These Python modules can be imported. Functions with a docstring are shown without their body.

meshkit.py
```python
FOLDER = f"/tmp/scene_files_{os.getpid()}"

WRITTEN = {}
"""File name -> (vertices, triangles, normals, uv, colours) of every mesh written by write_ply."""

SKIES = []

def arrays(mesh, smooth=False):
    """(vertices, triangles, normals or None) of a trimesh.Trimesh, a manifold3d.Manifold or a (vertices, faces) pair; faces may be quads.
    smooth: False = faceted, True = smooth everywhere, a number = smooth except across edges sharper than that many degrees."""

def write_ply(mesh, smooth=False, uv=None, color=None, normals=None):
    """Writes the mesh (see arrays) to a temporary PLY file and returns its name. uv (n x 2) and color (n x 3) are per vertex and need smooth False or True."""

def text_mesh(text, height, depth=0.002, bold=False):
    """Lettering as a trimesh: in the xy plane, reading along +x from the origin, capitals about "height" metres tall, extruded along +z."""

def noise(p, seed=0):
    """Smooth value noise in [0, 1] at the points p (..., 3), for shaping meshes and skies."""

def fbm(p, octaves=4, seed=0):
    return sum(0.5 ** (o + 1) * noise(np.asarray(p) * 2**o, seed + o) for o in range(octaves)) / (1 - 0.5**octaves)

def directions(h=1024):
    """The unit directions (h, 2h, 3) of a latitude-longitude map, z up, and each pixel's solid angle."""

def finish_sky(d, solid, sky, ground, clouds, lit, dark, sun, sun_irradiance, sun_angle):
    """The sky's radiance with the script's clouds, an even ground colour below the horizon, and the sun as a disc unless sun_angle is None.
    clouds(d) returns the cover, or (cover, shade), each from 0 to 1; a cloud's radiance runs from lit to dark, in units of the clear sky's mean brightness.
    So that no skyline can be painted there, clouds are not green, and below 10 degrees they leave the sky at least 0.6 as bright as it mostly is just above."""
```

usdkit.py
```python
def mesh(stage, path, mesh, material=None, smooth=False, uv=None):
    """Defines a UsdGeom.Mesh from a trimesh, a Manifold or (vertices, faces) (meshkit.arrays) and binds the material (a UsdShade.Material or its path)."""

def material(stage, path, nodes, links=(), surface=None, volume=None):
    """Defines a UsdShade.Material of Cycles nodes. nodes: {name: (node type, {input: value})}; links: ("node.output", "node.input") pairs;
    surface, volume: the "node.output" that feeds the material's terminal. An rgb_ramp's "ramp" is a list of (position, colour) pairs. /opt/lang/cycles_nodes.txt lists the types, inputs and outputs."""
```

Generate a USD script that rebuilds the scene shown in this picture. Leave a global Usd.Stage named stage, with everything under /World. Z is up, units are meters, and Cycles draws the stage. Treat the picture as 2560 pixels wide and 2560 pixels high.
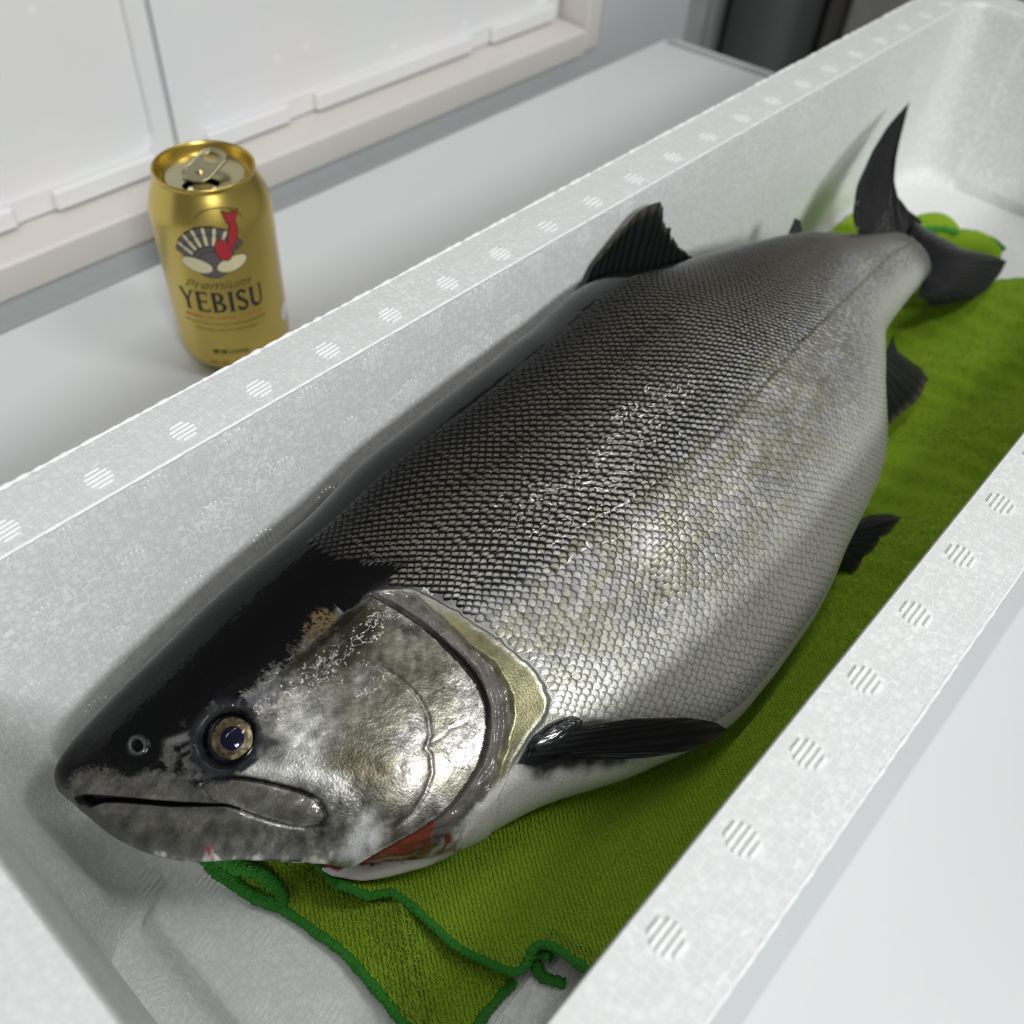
import math, random, glob
import numpy as np, trimesh, usdkit, meshkit
from scipy.interpolate import PchipInterpolator as PC
from shapely.geometry import Polygon, LineString, Point, box as sbox
from shapely import affinity, union_all
import shapely
from pxr import Usd, UsdGeom, UsdLux, UsdShade, Sdf, Gf, Vt

stage = Usd.Stage.CreateInMemory()
UsdGeom.SetStageUpAxis(stage, 'Z'); UsdGeom.SetStageMetersPerUnit(stage, 1.0)
UsdGeom.Xform.Define(stage, '/World')
rng = np.random.default_rng(7)

# ------------------------------------------------------------------ camera
cam = UsdGeom.Camera.Define(stage, '/World/camera')
CP = np.array([0.00811, -0.02102, 0.38276])
CR = np.array([[0.6718, -0.73806, 0.06285], [0.52389, 0.53341, 0.66409], [0.52367, 0.41321, -0.74501]])
M4 = np.eye(4); M4[0, :3] = CR[0]; M4[1, :3] = CR[1]; M4[2, :3] = -CR[2]; M4[3, :3] = CP
cam.AddTransformOp().Set(Gf.Matrix4d(*[float(x) for x in M4.ravel()]))
cam.CreateHorizontalApertureAttr(36.0); cam.CreateVerticalApertureAttr(36.0)
cam.CreateFocalLengthAttr(2352.43 / 2560 * 36)
cam.CreateFStopAttr(9.0); cam.CreateFocusDistanceAttr(0.345)
cam.CreateClippingRangeAttr(Gf.Vec2f(0.02, 50.0))
cam.CreateExposureAttr(0.08)

# ------------------------------------------------------------------ light: the room's lamps
def rect_light(name, pos, aim, w, h, power, col=(1, 1, 1)):
    l = UsdLux.RectLight.Define(stage, '/World/' + name)
    l.CreateWidthAttr(w); l.CreateHeightAttr(h); l.CreateIntensityAttr(power); l.CreateColorAttr(Gf.Vec3f(*col))
    pos = np.array(pos, float); z = pos - np.array(aim, float); z /= np.linalg.norm(z)
    x = np.array([1.0, 0, 0]); x = x - z * (x @ z); x /= np.linalg.norm(x); y = np.cross(z, x)
    m = np.eye(4); m[0, :3] = x; m[1, :3] = y; m[2, :3] = z; m[3, :3] = pos
    l.AddTransformOp().Set(Gf.Matrix4d(*[float(v) for v in m.ravel()]))
    return l
rect_light('tube_lamp', (0.62, 0.12, 1.75), (0.62, 0.12, 0), 2.6, 0.018, 50.0, (1.0, 0.985, 0.95))
rect_light('side_lamp', (0.75, -0.60, 1.50), (0.30, 0.15, 0.05), 0.36, 0.20, 26.0, (1.0, 0.985, 0.95))
rect_light('back_lamp', (-0.45, -1.15, 1.22), (0.2, 0.25, 0.05), 0.36, 0.22, 78.0, (0.97, 0.99, 1.0))
dome = UsdLux.DomeLight.Define(stage, '/World/room_light'); dome.CreateIntensityAttr(1.0)

# ------------------------------------------------------------------ helpers
def mat(name, nodes, links=(), surface='p.BSDF', volume=None):
    return usdkit.material(stage, '/World/Looks/' + name, nodes, links, surface=surface, volume=volume)
dm = mat('room_air_light', {'b': ('background_shader', {'color': (0.93, 0.97, 1.0), 'strength': 0.125})}, surface='b.background')
UsdShade.MaterialBindingAPI.Apply(dome.GetPrim()).Bind(dm)

used = {}
def path_for(name, parent=None):
    base = (str(parent.GetPath()) if parent is not None else '/World') + '/' + name
    n = used.get(base, -1) + 1; used[base] = n
    return base if n == 0 else f'{base}_{n:03d}'
def tag(o, label=None, cat=None, group=None, kind=None):
    pr = o.GetPrim() if hasattr(o, 'GetPrim') else o
    for k, v in (('label', label), ('category', cat), ('group', group), ('kind', kind)):
        if v: pr.SetCustomDataByKey(k, v)
    return pr
def empty(name, label, cat, group=None, loc=(0, 0, 0)):
    x = UsdGeom.Xform.Define(stage, path_for(name))
    if any(loc): x.AddTranslateOp().Set(Gf.Vec3d(*map(float, loc)))
    return tag(x, label, cat, group)
def obj(name, m, material, parent=None, smooth=False, prim=None, origin=None, normals=None, **tags):
    if origin is not None:
        v, f = (np.asarray(m.vertices), np.asarray(m.faces)) if hasattr(m, 'vertices') else m
        m = (np.asarray(v) - np.asarray(origin), f)
    g = usdkit.mesh(stage, path_for(name, parent), m, material, smooth=smooth)
    if normals is not None:
        g.CreateNormalsAttr(Vt.Vec3fArray.FromNumpy(np.asarray(normals, np.float32))); g.SetNormalsInterpolation('vertex')
    if prim:
        api = UsdGeom.PrimvarsAPI(g)
        for k, a in prim.items():
            a = np.ascontiguousarray(a, np.float32)
            if a.ndim == 2:
                api.CreatePrimvar(k, Sdf.ValueTypeNames.Color3fArray, 'vertex').Set(Vt.Vec3fArray.FromNumpy(a))
            else:
                api.CreatePrimvar(k, Sdf.ValueTypeNames.FloatArray, 'vertex').Set(Vt.FloatArray.FromNumpy(a))
    g.CreateDoubleSidedAttr(True)
    return tag(g, **tags)
def cat_(ms): return trimesh.util.concatenate(ms)
def bx(x0, x1, y0, y1, z0, z1, bev=0.0):
    """a box with chamfered edges"""
    if bev <= 0:
        m = trimesh.creation.box((x1 - x0, y1 - y0, z1 - z0)); m.apply_translation(((x0 + x1) / 2, (y0 + y1) / 2, (z0 + z1) / 2)); return m
    pts = []
    for sx in (0, 1):
        for sy in (0, 1):
            for sz in (0, 1):
                c = np.array([(x0, x1)[sx], (y0, y1)[sy], (z0, z1)[sz]]); s = np.array([1 - 2 * sx, 1 - 2 * sy, 1 - 2 * sz]) * bev
                for k in range(3):
                    q = c + s; q[k] = c[k]; pts.append(q)
    return trimesh.convex.convex_hull(np.array(pts))
def grid_faces(n, m, wrap=False):
    i = np.arange(n - 1)[:, None]; j = np.arange(m if wrap else m - 1)[None]
    a = i * m + j; b = (i + 1) * m + j; j2 = (j + 1) % m; c = (i + 1) * m + j2; d = i * m + j2
    return np.concatenate([np.stack([a, b, c], -1).reshape(-1, 3), np.stack([a, c, d], -1).reshape(-1, 3)])
def vnormals(v, f):
    n = np.zeros_like(v); fn = np.cross(v[f[:, 1]] - v[f[:, 0]], v[f[:, 2]] - v[f[:, 0]])
    for k in range(3): np.add.at(n, f[:, k], fn)
    return n / np.maximum(np.linalg.norm(n, axis=1, keepdims=True), 1e-20)
def tube(pts, r, sides=10, closed_ends=True):
    p = np.asarray(pts, float); n = len(p); r = np.broadcast_to(r, (n,)) if np.ndim(r) < 2 else r
    t = np.gradient(p, axis=0); t /= np.linalg.norm(t, axis=1, keepdims=True) + 1e-12
    up = np.array([0, 0, 1.0]); a = np.cross(t, up); bad = np.linalg.norm(a, axis=1) < 0.1
    a[bad] = np.cross(t[bad], [1.0, 0, 0]); a /= np.linalg.norm(a, axis=1, keepdims=True); b = np.cross(a, t)
    ang = np.arange(sides) * 2 * np.pi / sides
    R = r[:, None] if np.ndim(r) == 1 else r
    v = p[:, None] + R[..., None] * (np.cos(ang)[None, :, None] * a[:, None] + np.sin(ang)[None, :, None] * b[:, None])
    v = v.reshape(-1, 3); f = grid_faces(n, sides, True)[:, ::-1]
    if closed_ends:
        k = len(v); v = np.vstack([v, p[:1], p[-1:]]); j = np.arange(sides)
        f = np.vstack([f, np.stack([np.full(sides, k), j, (j + 1) % sides], 1), np.stack([np.full(sides, k + 1), (n - 1) * sides + (j + 1) % sides, (n - 1) * sides + j], 1)])
    return trimesh.Trimesh(v, f, process=False)
def resample(pts, step):
    p = np.asarray(pts, float); d = np.r_[0, np.cumsum(np.linalg.norm(np.diff(p, axis=0), axis=1))]
    s = np.linspace(0, d[-1], max(4, int(d[-1] / step)))
    return np.stack([PC(d, p[:, k])(s) for k in range(p.shape[1])], 1)
def lathe(prof, n=96, cx=0, cy=0):
    prof = np.asarray(prof, float); a = np.arange(n) * 2 * np.pi / n
    v = np.stack([cx + prof[:, :1] * np.cos(a), cy + prof[:, :1] * np.sin(a), np.repeat(prof[:, 1:], n, 1)], -1).reshape(-1, 3)
    return trimesh.Trimesh(v, grid_faces(len(prof), n, True)[:, ::-1], process=False)
def smooth01(x): x = np.clip(x, 0, 1); return x * x * (3 - 2 * x)
def fbm(p, scale, octaves=4, seed=0):
    return meshkit.fbm(np.asarray(p) * scale, octaves, seed)

# ------------------------------------------------------------------ materials
POS = {'g': ('geometry', {})}
def foam(name, scale, bump, base=(0.69, 0.705, 0.695), edge=(0.955, 0.965, 0.96), rough=0.42, coat=0.2):
    return mat(name, {
        'g': ('geometry', {}),
        'v': ('voronoi_texture', {'feature': 'distance_to_edge', 'scale': scale, 'randomness': 0.55}),
        'f': ('voronoi_texture', {'feature': 'f1', 'scale': scale, 'randomness': 0.75}),
        'r': ('rgb_ramp', {'ramp': [(0.0, (1, 1, 1)), (0.014, (0.92,) * 3), (0.042, (0.25,) * 3), (0.075, (0.0,) * 3), (1.0, (0.0,) * 3)]}),
        'c': ('rgb_ramp', {'ramp': [(0.0, (0.74,) * 3), (0.20, (0.66,) * 3), (0.38, (0.26,) * 3), (0.50, (0.06,) * 3), (0.7, (0.0,) * 3)]}),
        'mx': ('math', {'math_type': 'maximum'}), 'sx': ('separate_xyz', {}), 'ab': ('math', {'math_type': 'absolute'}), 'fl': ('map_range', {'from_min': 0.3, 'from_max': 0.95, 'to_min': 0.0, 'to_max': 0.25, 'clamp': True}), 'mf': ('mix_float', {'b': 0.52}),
        'n': ('noise_texture', {'scale': 25.0, 'detail': 3.0}),
        'nr': ('map_range', {'from_min': 0.35, 'from_max': 0.65, 'to_min': 0.62, 'to_max': 1.0}),
        'mm': ('math', {'math_type': 'multiply'}),
        'm': ('mix', {'color1': base, 'color2': edge}),
        'fine': ('noise_texture', {'scale': 120.0, 'detail': 3.0}),
        'hs': ('math', {'math_type': 'multiply_add', 'value2': 0.35}),
        'b': ('bump', {'strength': bump, 'distance': 0.0005}),
        'p': ('principled_bsdf', {'roughness': rough, 'coat_weight': coat, 'coat_roughness': 0.2, 'specular_ior_level': 0.35}),
    }, [('g.position', 'v.vector'), ('g.position', 'f.vector'), ('g.position', 'n.vector'), ('g.position', 'fine.vector'), ('v.distance', 'r.fac'),
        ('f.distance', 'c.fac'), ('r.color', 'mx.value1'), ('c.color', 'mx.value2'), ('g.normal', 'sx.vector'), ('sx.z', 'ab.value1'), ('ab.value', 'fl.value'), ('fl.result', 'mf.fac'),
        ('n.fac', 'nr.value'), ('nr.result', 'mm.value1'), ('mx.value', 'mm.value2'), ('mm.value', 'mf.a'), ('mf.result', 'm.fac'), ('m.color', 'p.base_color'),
        ('fine.fac', 'hs.value1'), ('mm.value', 'hs.value3'), ('hs.value', 'b.height'), ('b.normal', 'p.normal'), ('b.normal', 'p.coat_normal')])
M = {}
M['foam'] = foam('foam_beads', 292.0, 0.14)
M['foam_rib'] = mat('foam_rib', {'p': ('principled_bsdf', {'base_color': (0.90, 0.915, 0.905), 'roughness': 0.35, 'coat_weight': 0.3, 'coat_roughness': 0.1})})
M['foam_lid'] = mat('foam_lid_white', {'g': ('geometry', {}), 'v': ('voronoi_texture', {'feature': 'f1', 'scale': 34.0, 'randomness': 1.0}),
    'r': ('rgb_ramp', {'ramp': [(0.0, (0.95, 0.95, 0.94)), (0.07, (0.94, 0.94, 0.93)), (0.15, (0.865, 0.865, 0.86)), (1.0, (0.86, 0.86, 0.855))]}),
    'n': ('noise_texture', {'scale': 9.0}), 'x': ('mix', {'mix_type': 'multiply', 'fac': 0.10}),
    'p': ('principled_bsdf', {'roughness': 0.5})},
    [('g.position', 'v.vector'), ('g.position', 'n.vector'), ('v.distance', 'r.fac'), ('r.color', 'x.color1'), ('n.color', 'x.color2'), ('x.color', 'p.base_color')])
def plain(name, col, rough=0.5, metal=0.0, coat=0.0, nscale=40.0, namt=0.08, bump=0.0, bscale=400.0, **kw):
    return mat(name, {'g': ('geometry', {}), 'n': ('noise_texture', {'scale': nscale, 'detail': 4.0}),
        'r': ('rgb_ramp', {'ramp': [(0.3, tuple(c * (1 - namt) for c in col)), (0.7, tuple(min(1, c * (1 + namt)) for c in col))]}),
        'bn': ('noise_texture', {'scale': bscale, 'detail': 3.0}), 'b': ('bump', {'strength': bump, 'distance': 0.0005}),
        'p': ('principled_bsdf', {'roughness': rough, 'metallic': metal, 'coat_weight': coat, 'coat_roughness': 0.08, **kw})},
        [('g.position', 'n.vector'), ('g.position', 'bn.vector'), ('n.fac', 'r.fac'), ('r.color', 'p.base_color'), ('bn.fac', 'b.height'), ('b.normal', 'p.normal')])
M['table'] = plain('white_laminate', (0.66, 0.675, 0.68), 0.42, nscale=3.0, namt=0.02, coat=0.12)
M['table_edge'] = plain('grey_gasket', (0.35, 0.36, 0.36), 0.6)
M['sill'] = plain('painted_wood', (0.70, 0.665, 0.625), 0.45, nscale=8.0, namt=0.03)
M['wall'] = plain('wall_paint', (0.54, 0.565, 0.565), 0.7, nscale=5.0, namt=0.03)
M['steel'] = plain('grey_steel', (0.16, 0.165, 0.165), 0.35, metal=0.3, nscale=4.0)
M['night'] = plain('dark_window_glass', (0.012, 0.013, 0.015), 0.12)
M['lightgrey'] = plain('light_grey_panel', (0.36, 0.375, 0.37), 0.5)
M['blackgap'] = plain('black_gasket', (0.01, 0.01, 0.011), 0.6)
M['drawer'] = plain('drawer_plastic', (0.30, 0.29, 0.275), 0.5)
M['rail'] = plain('drawer_rail', (0.09, 0.085, 0.08), 0.5)
M['floor'] = plain('floor_vinyl', (0.16, 0.165, 0.155), 0.5)

# ------------------------------------------------------------------ setting
room = bx(-2.5, 3.4, -2.2, 2.6, -0.86, -0.80)
obj('floor', room, M['floor'], kind='structure')
YW = 0.5535
obj('wall', cat_([bx(-1.6, 0.962, YW, YW + 0.12, -0.798, 0.0), bx(0.805, 0.962, YW, YW + 0.12, 0.0, 0.42), bx(-1.6, 0.79, YW + 0.075, YW + 0.12, 0.0, 0.42)]), M['wall'], kind='structure')
tb = empty('table', 'white smooth topped table under the foam box and the can', 'table', loc=(0.3, 0.2, -0.8))
O = (0.3, 0.2, -0.8)
def tablepoly(grow):
    return Polygon([(-1.25, 0.517), (0.874, 0.517), (0.945, -0.14), (0.9, -0.155), (0.26, -0.132), (-1.25, -0.132)]).buffer(-0.02).buffer(0.02 + grow, quad_segs=8)
top = trimesh.creation.extrude_polygon(tablepoly(-0.003), 0.003, engine='earcut'); top.apply_translation((0, 0, -0.003))
body = trimesh.creation.extrude_polygon(tablepoly(0), 0.03, engine='earcut'); body.apply_translation((0, 0, -0.0335))
obj('tabletop', cat_([body, top]), M['table'], tb, smooth=30, origin=O)
strip = LineString([(0.8735, 0.508), (0.93, -0.03)]).buffer(0.0035, cap_style='flat')
s1 = trimesh.creation.extrude_polygon(affinity.translate(strip, -0.014, 0), 0.0012, engine='earcut'); s1.apply_translation((0, 0, 0.0002))
obj('edge_seam', s1, M['table_edge'], tb, origin=O)
obj('cabinet', bx(-1.2, 0.86, -0.10, 0.49, -0.798, -0.034), M['lightgrey'], tb, origin=O)

# window with its painted frame
wd = empty('window', 'cream painted window frame with a deep sill behind the gold can', 'window', loc=(0.2, 0.57, 0))
O = (0.2, 0.57, 0)
obj('sill', bx(-1.2, 0.776, 0.5485, 0.632, -0.0045, 0.0205, 0.002), M['sill'], wd, smooth=30, origin=O)
obj('jamb', bx(0.7785, 0.801, 0.5505, 0.636, -0.003, 0.42, 0.002), M['sill'], wd, smooth=30, origin=O)
obj('pane', bx(-1.2, 0.777, 0.622, 0.628, 0.021, 0.42), M['night'], wd, origin=O)

# foam lids standing in the window
def rrect(x0, x1, y0, y1, r): return sbox(x0 + r, y0 + r, x1 - r, y1 - r).buffer(r, quad_segs=6)
def foam_lid(x0, x1, rec, tabs, label):
    t = empty('foam_board', label, 'foam board', loc=((x0 + x1) / 2, 0.59, 0.022))
    o = ((x0 + x1) / 2, 0.59, 0.022)
    def slab(poly, y0, y1):
        m = trimesh.creation.extrude_polygon(poly, y1 - y0, engine='earcut')
        v = m.vertices.copy(); m.vertices = np.stack([v[:, 0], y1 - v[:, 2], v[:, 1]], 1); return m
    plate = rrect(x0, x1, 0.0215, 0.29, 0.004)
    hole = rrect(*rec, 0.012)
    obj('panel', slab(plate, 0.5895, 0.612), M['foam_lid'], t, origin=o)
    obj('rim', slab(plate.difference(hole).buffer(-0.0006), 0.5845, 0.5893), M['foam_lid'], t, origin=o)
    for a, b in tabs:
        obj('ledge', bx(a, b, 0.5785, 0.5843, 0.0225, 0.0365, 0.0015), M['foam_lid'], t, smooth=30, origin=o)
foam_lid(-0.42, 0.3415, (-0.40, 0.3265, 0.0375, 0.272), [(-0.15, 0.03), (0.055, 0.215), (0.243, 0.322)], 'white foam board standing in the window left of the seam above the can')
foam_lid(0.3445, 0.7735, (0.3615, 0.757, 0.0375, 0.272), [(0.366, 0.442), (0.469, 0.648), (0.675, 0.762)], 'white foam board standing in the window right of the seam above the can')

# far room, blurred
st = empty('door_post', 'pale upright door post at the end of the wall', 'door post', loc=(1.0, 0.58, -0.8))
obj('post', bx(0.9645, 1.015, 0.56, 0.70, -0.799, 0.9, 0.003), M['lightgrey'], st, smooth=30, origin=(1.0, 0.58, -0.8))
fr = empty('refrigerator', 'grey refrigerator with a dark gap between its doors beyond the table', 'refrigerator', loc=(1.8, 0.8, -0.8))
O = (1.8, 0.8, -0.8)
def rounded_post(x0, x1, y0, y1, z0, z1, r):
    m = trimesh.creation.extrude_polygon(rrect(x0, x1, y0, y1, r), z1 - z0, engine='earcut'); m.apply_translation((0, 0, z0)); return m
obj('door', rounded_post(1.55, 2.15, 0.722, 0.848, -0.76, 0.8, 0.055), M['steel'], fr, smooth=40, origin=O)
obj('door', rounded_post(1.56, 2.15, 0.862, 1.00, -0.76, 0.8, 0.012), M['lightgrey'], fr, smooth=40, origin=O, label='lighter grey door of the refrigerator')
obj('gasket', bx(1.60, 2.1, 0.845, 0.866, -0.76, 0.79), M['blackgap'], fr, origin=O)
obj('foot_plinth', bx(1.65, 2.1, 0.74, 0.98, -0.7995, -0.762), M['blackgap'], fr, origin=O)
dr = empty('drawer_unit', 'beige plastic drawer unit with dark rails beside the refrigerator', 'drawer unit', loc=(1.85, 0.5, -0.8))
O = (1.85, 0.5, -0.8)
obj('frame', bx(1.66, 2.1, 0.25, 0.70, -0.7995, 0.3), M['rail'], dr, origin=O)
for z0 in np.arange(-0.78, 0.2, 0.135):
    d = obj('drawer', bx(1.635, 1.658, 0.27, 0.655, z0, z0 + 0.105, 0.004), M['drawer'], dr, smooth=30, origin=O)
    obj('handle', bx(1.622, 1.634, 0.41, 0.50, z0 + 0.062, z0 + 0.08, 0.003), M['rail'], d, origin=O)

# ------------------------------------------------------------------ foam box
bxo = empty('foam_box', 'open white foam fish box holding the salmon and the green towel', 'foam box', loc=(0.39, 0.1055, 0.0))
BO = (0.39, 0.1055, 0.0)
H = 0.144; XL, XF, YN, YB = 0.0, 0.7795, 0.0, 0.211; W = 0.0285; ZF = 0.022
def ring(x0, x1, y0, y1, r, ns=70, nl=190, nc=12):
    P = []
    def arc(cx, cy, a0): 
        for k in range(nc):
            a = math.radians(a0 + 90 * k / nc); P.append((cx + r * math.cos(a), cy + r * math.sin(a)))
    def line(a, b, n):
        for k in range(n): P.append((a[0] + (b[0] - a[0]) * k / n, a[1] + (b[1] - a[1]) * k / n))
    line((x0 + r, y0), (x1 - r, y0), nl); arc(x1 - r, y0 + r, -90)
    line((x1, y0 + r), (x1, y1 - r), ns); arc(x1 - r, y1 - r, 0)
    line((x1 - r, y1), (x0 + r, y1), nl); arc(x0 + r, y1 - r, 90)
    line((x0, y1 - r), (x0, y0 + r), ns); arc(x0 + r, y0 + r, 180)
    return np.array(P)
def ring3(ins, z, r, out=False, drx=None):
    """ins: inset from the rim's inner edge"""
    p = ring(XL + ins, XF - ins, YN + ins * 0.55, YB - ins * 0.55, r) if not out else ring(XL - W - ins, XF + W + ins, YN - W - ins, YB + W + ins, r)
    return np.c_[p, np.full(len(p), z)]
rows = []
rows.append(ring3(-0.016, 0.0, 0.03, True)); rows.append(ring3(-0.0145, 0.002, 0.03, True))
for z in np.linspace(0.01, H - 0.003, 8): rows.append(ring3(-0.0145 * (1 - z / H) ** 1.0 - 0.0, z, 0.03, True))
rows.append(ring3(-0.0006, H - 0.0008, 0.03, True)); rows.append(ring3(-0.0016, H, 0.03, True))
rows.append(ring3(-0.0011, H, 0.016)); rows.append(ring3(0.0, H - 0.0012, 0.016))
zs = np.linspace(H - 0.004, ZF + 0.014, 16)
for z in zs: rows.append(ring3(0.018 * (H - z) / (H - ZF), z, 0.016 + 0.012 * (H - z) / (H - ZF)))
b0 = 0.018 * (H - ZF - 0.014) / (H - ZF)
for a in np.linspace(0, np.pi / 2, 9)[1:]:
    rows.append(ring3(b0 + 0.014 * (1 - math.cos(a)), ZF + 0.014 * (1 - math.sin(a)), 0.028))
nwall = len(rows)
for i in (0.003, 0.006, 0.010, 0.014, 0.02, 0.03): rows.append(ring3(b0 + 0.014 + i, ZF, 0.026))
RW = np.array(rows)
# recessed middle panel of the two end walls, and the shallow pocket in the floor at the near-left end
for i in range(14, len(RW)):
    p = RW[i]
    e = smooth01((p[:, 1] - 0.040) / 0.004) * smooth01((0.168 - p[:, 1]) / 0.004)
    d = smooth01((H - 0.003 - p[:, 2]) / 0.004)
    far = p[:, 0] > 0.70
    fl = p[:, 2] < ZF + 0.0135
    p[:, 0] += np.where(far & ~fl, 0.0012 * e * d, 0)
    if i < nwall: p[:, 0] += np.where(far & fl, e * (XF - 0.018 + 0.0012 - 0.0005 - p[:, 0]) * (1 - smooth01((ZF + 0.0002 - p[:, 2]) / 0.0001)), 0)
    lf = p[:, 0] < 0.09
    e2 = smooth01((0.150 - p[:, 1]) / 0.011) * smooth01((p[:, 1] - 0.016) / 0.011)
    p[:, 0] = np.where(lf & (i < nwall), p[:, 0] * (1 - e2) + e2 * np.minimum(p[:, 0], 0.0035), p[:, 0])
    if i < nwall: p[:, 2] = np.where(lf & (p[:, 2] < ZF + 0.02), p[:, 2] - e2 * 0.010 * smooth01((ZF + 0.02 - p[:, 2]) / 0.02), p[:, 2])
    else:
        k = i - nwall; tx = (0.008, 0.0145, 0.0185, 0.0215, 0.0245, 0.045)[k]; tz = (-0.0102, -0.010, -0.0060, -0.0012, 0.0, 0.0)[k]
        p[:, 0] = np.where(lf, p[:, 0] * (1 - e2) + e2 * np.minimum(p[:, 0], tx), p[:, 0]); p[:, 2] += np.where(lf, tz * e2, 0)
n = RW.shape[1]
V = RW.reshape(-1, 3); F = grid_faces(len(RW), n, True)[:, ::-1]
k = len(V); V = np.vstack([V, [[0.39, 0.1055, 0.0]], [[0.39, 0.1055, ZF]]]); j = np.arange(n)
F = np.vstack([F, np.stack([np.full(n, k), (j + 1) % n, j], 1), np.stack([np.full(n, k + 1), (len(RW) - 1) * n + j, (len(RW) - 1) * n + (j + 1) % n], 1)])
shell = trimesh.Trimesh(V, F, process=False)
if shell.volume < 0: shell.invert()
obj('shell', shell, M['foam'], bxo, smooth=38, origin=BO)
# the beaded lips along the rim edges
def lip(y, z, r, seed, x0=-0.02, x1=0.80):
    q = np.arange(x0, x1, 0.0009); nz = fbm(np.c_[q, 0 * q, 0 * q], 330.0, 2, seed)
    return tube(np.c_[q, np.full(len(q), y), np.full(len(q), z)], r * (0.45 + 0.9 * nz), 7)
obj('rim_lip', lip(YB + W - 0.0012, H - 0.0005, 0.0011, 1), M['foam_rib'], bxo, smooth=True, origin=BO)
obj('rim_lip', lip(YB + 0.0004, H - 0.0007, 0.0008, 2, 0.004, 0.765), M['foam_rib'], bxo, smooth=True, origin=BO)
obj('rim_lip', lip(YN - W + 0.0012, H - 0.0006, 0.0008, 3), M['foam_rib'], bxo, smooth=True, origin=BO)
# embossed vent marks: round sets of short ribs
def vent(c, ax, nrm, r=0.0050, nb=5, w=0.00036, ht=0.00065):
    ax = np.array(ax, float); ax /= np.linalg.norm(ax); nrm = np.array(nrm, float); nrm /= np.linalg.norm(nrm); s = np.cross(nrm, ax)
    ms = []
    for k in range(nb):
        o = (k - (nb - 1) / 2) * 2 * r / nb; L = math.sqrt(max(r * r - o * o, 1e-9))
        pts = []
        for u, hh, ww in ((-L, -0.0003, w), (L, -0.0003, w), (-L + 0.0005, ht, w * 0.5), (L - 0.0005, ht, w * 0.5)):
            for g in (-1, 1): pts.append(np.array(c) + ax * u + s * (o + g * ww) + nrm * hh)
        ms.append(trimesh.convex.convex_hull(np.array(pts)))
    return cat_(ms)
def put_vent(c, ax, nrm, **k): obj('vent_mark', vent(c, ax, nrm, **k), M['foam_rib'], bxo, origin=BO)
for k in range(-2, 23):
    x = 0.0870 + 0.03335 * k
    if x < 0.775: put_vent((x, YB + 0.0093, H), (1, 0.05, 0), (0, 0, 1), nb=5 if k < 7 else 4, w=0.00036 if k < 7 else 0.00028)
for k in range(0, 9): put_vent((0.0655 + 0.0341 * k, -0.0095, H), (1, 0, 0), (0, 0, 1), w=0.00048, ht=0.0009)
def wally(z): return YB - 0.018 * 0.55 * (H - z) / (H - ZF)
for row, z in enumerate((0.1365, 0.1115, 0.0835, 0.056)):
    for k in range(0, 12):
        x = 0.034 + 0.0336 * k + (0.0168 if row % 2 == 1 else 0)
        if x > 0.30 + 0.09 * (row == 0): continue
        put_vent((x, wally(z), z), (0.0, 0.08, 1), (0, -1, 0.08), r=0.0052, w=0.00026, ht=0.00035)
for x, y in ((0.0285, 0.150), (0.0435, 0.133), (0.0290, 0.117), (0.045, 0.102), (0.0295, 0.085), (0.045, 0.068), (0.030, 0.050), (0.082, 0.020), (0.1, 0.03)):
    put_vent((x, y, ZF), (1, 0.25, 0), (0, 0, 1), r=0.0052)
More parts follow.
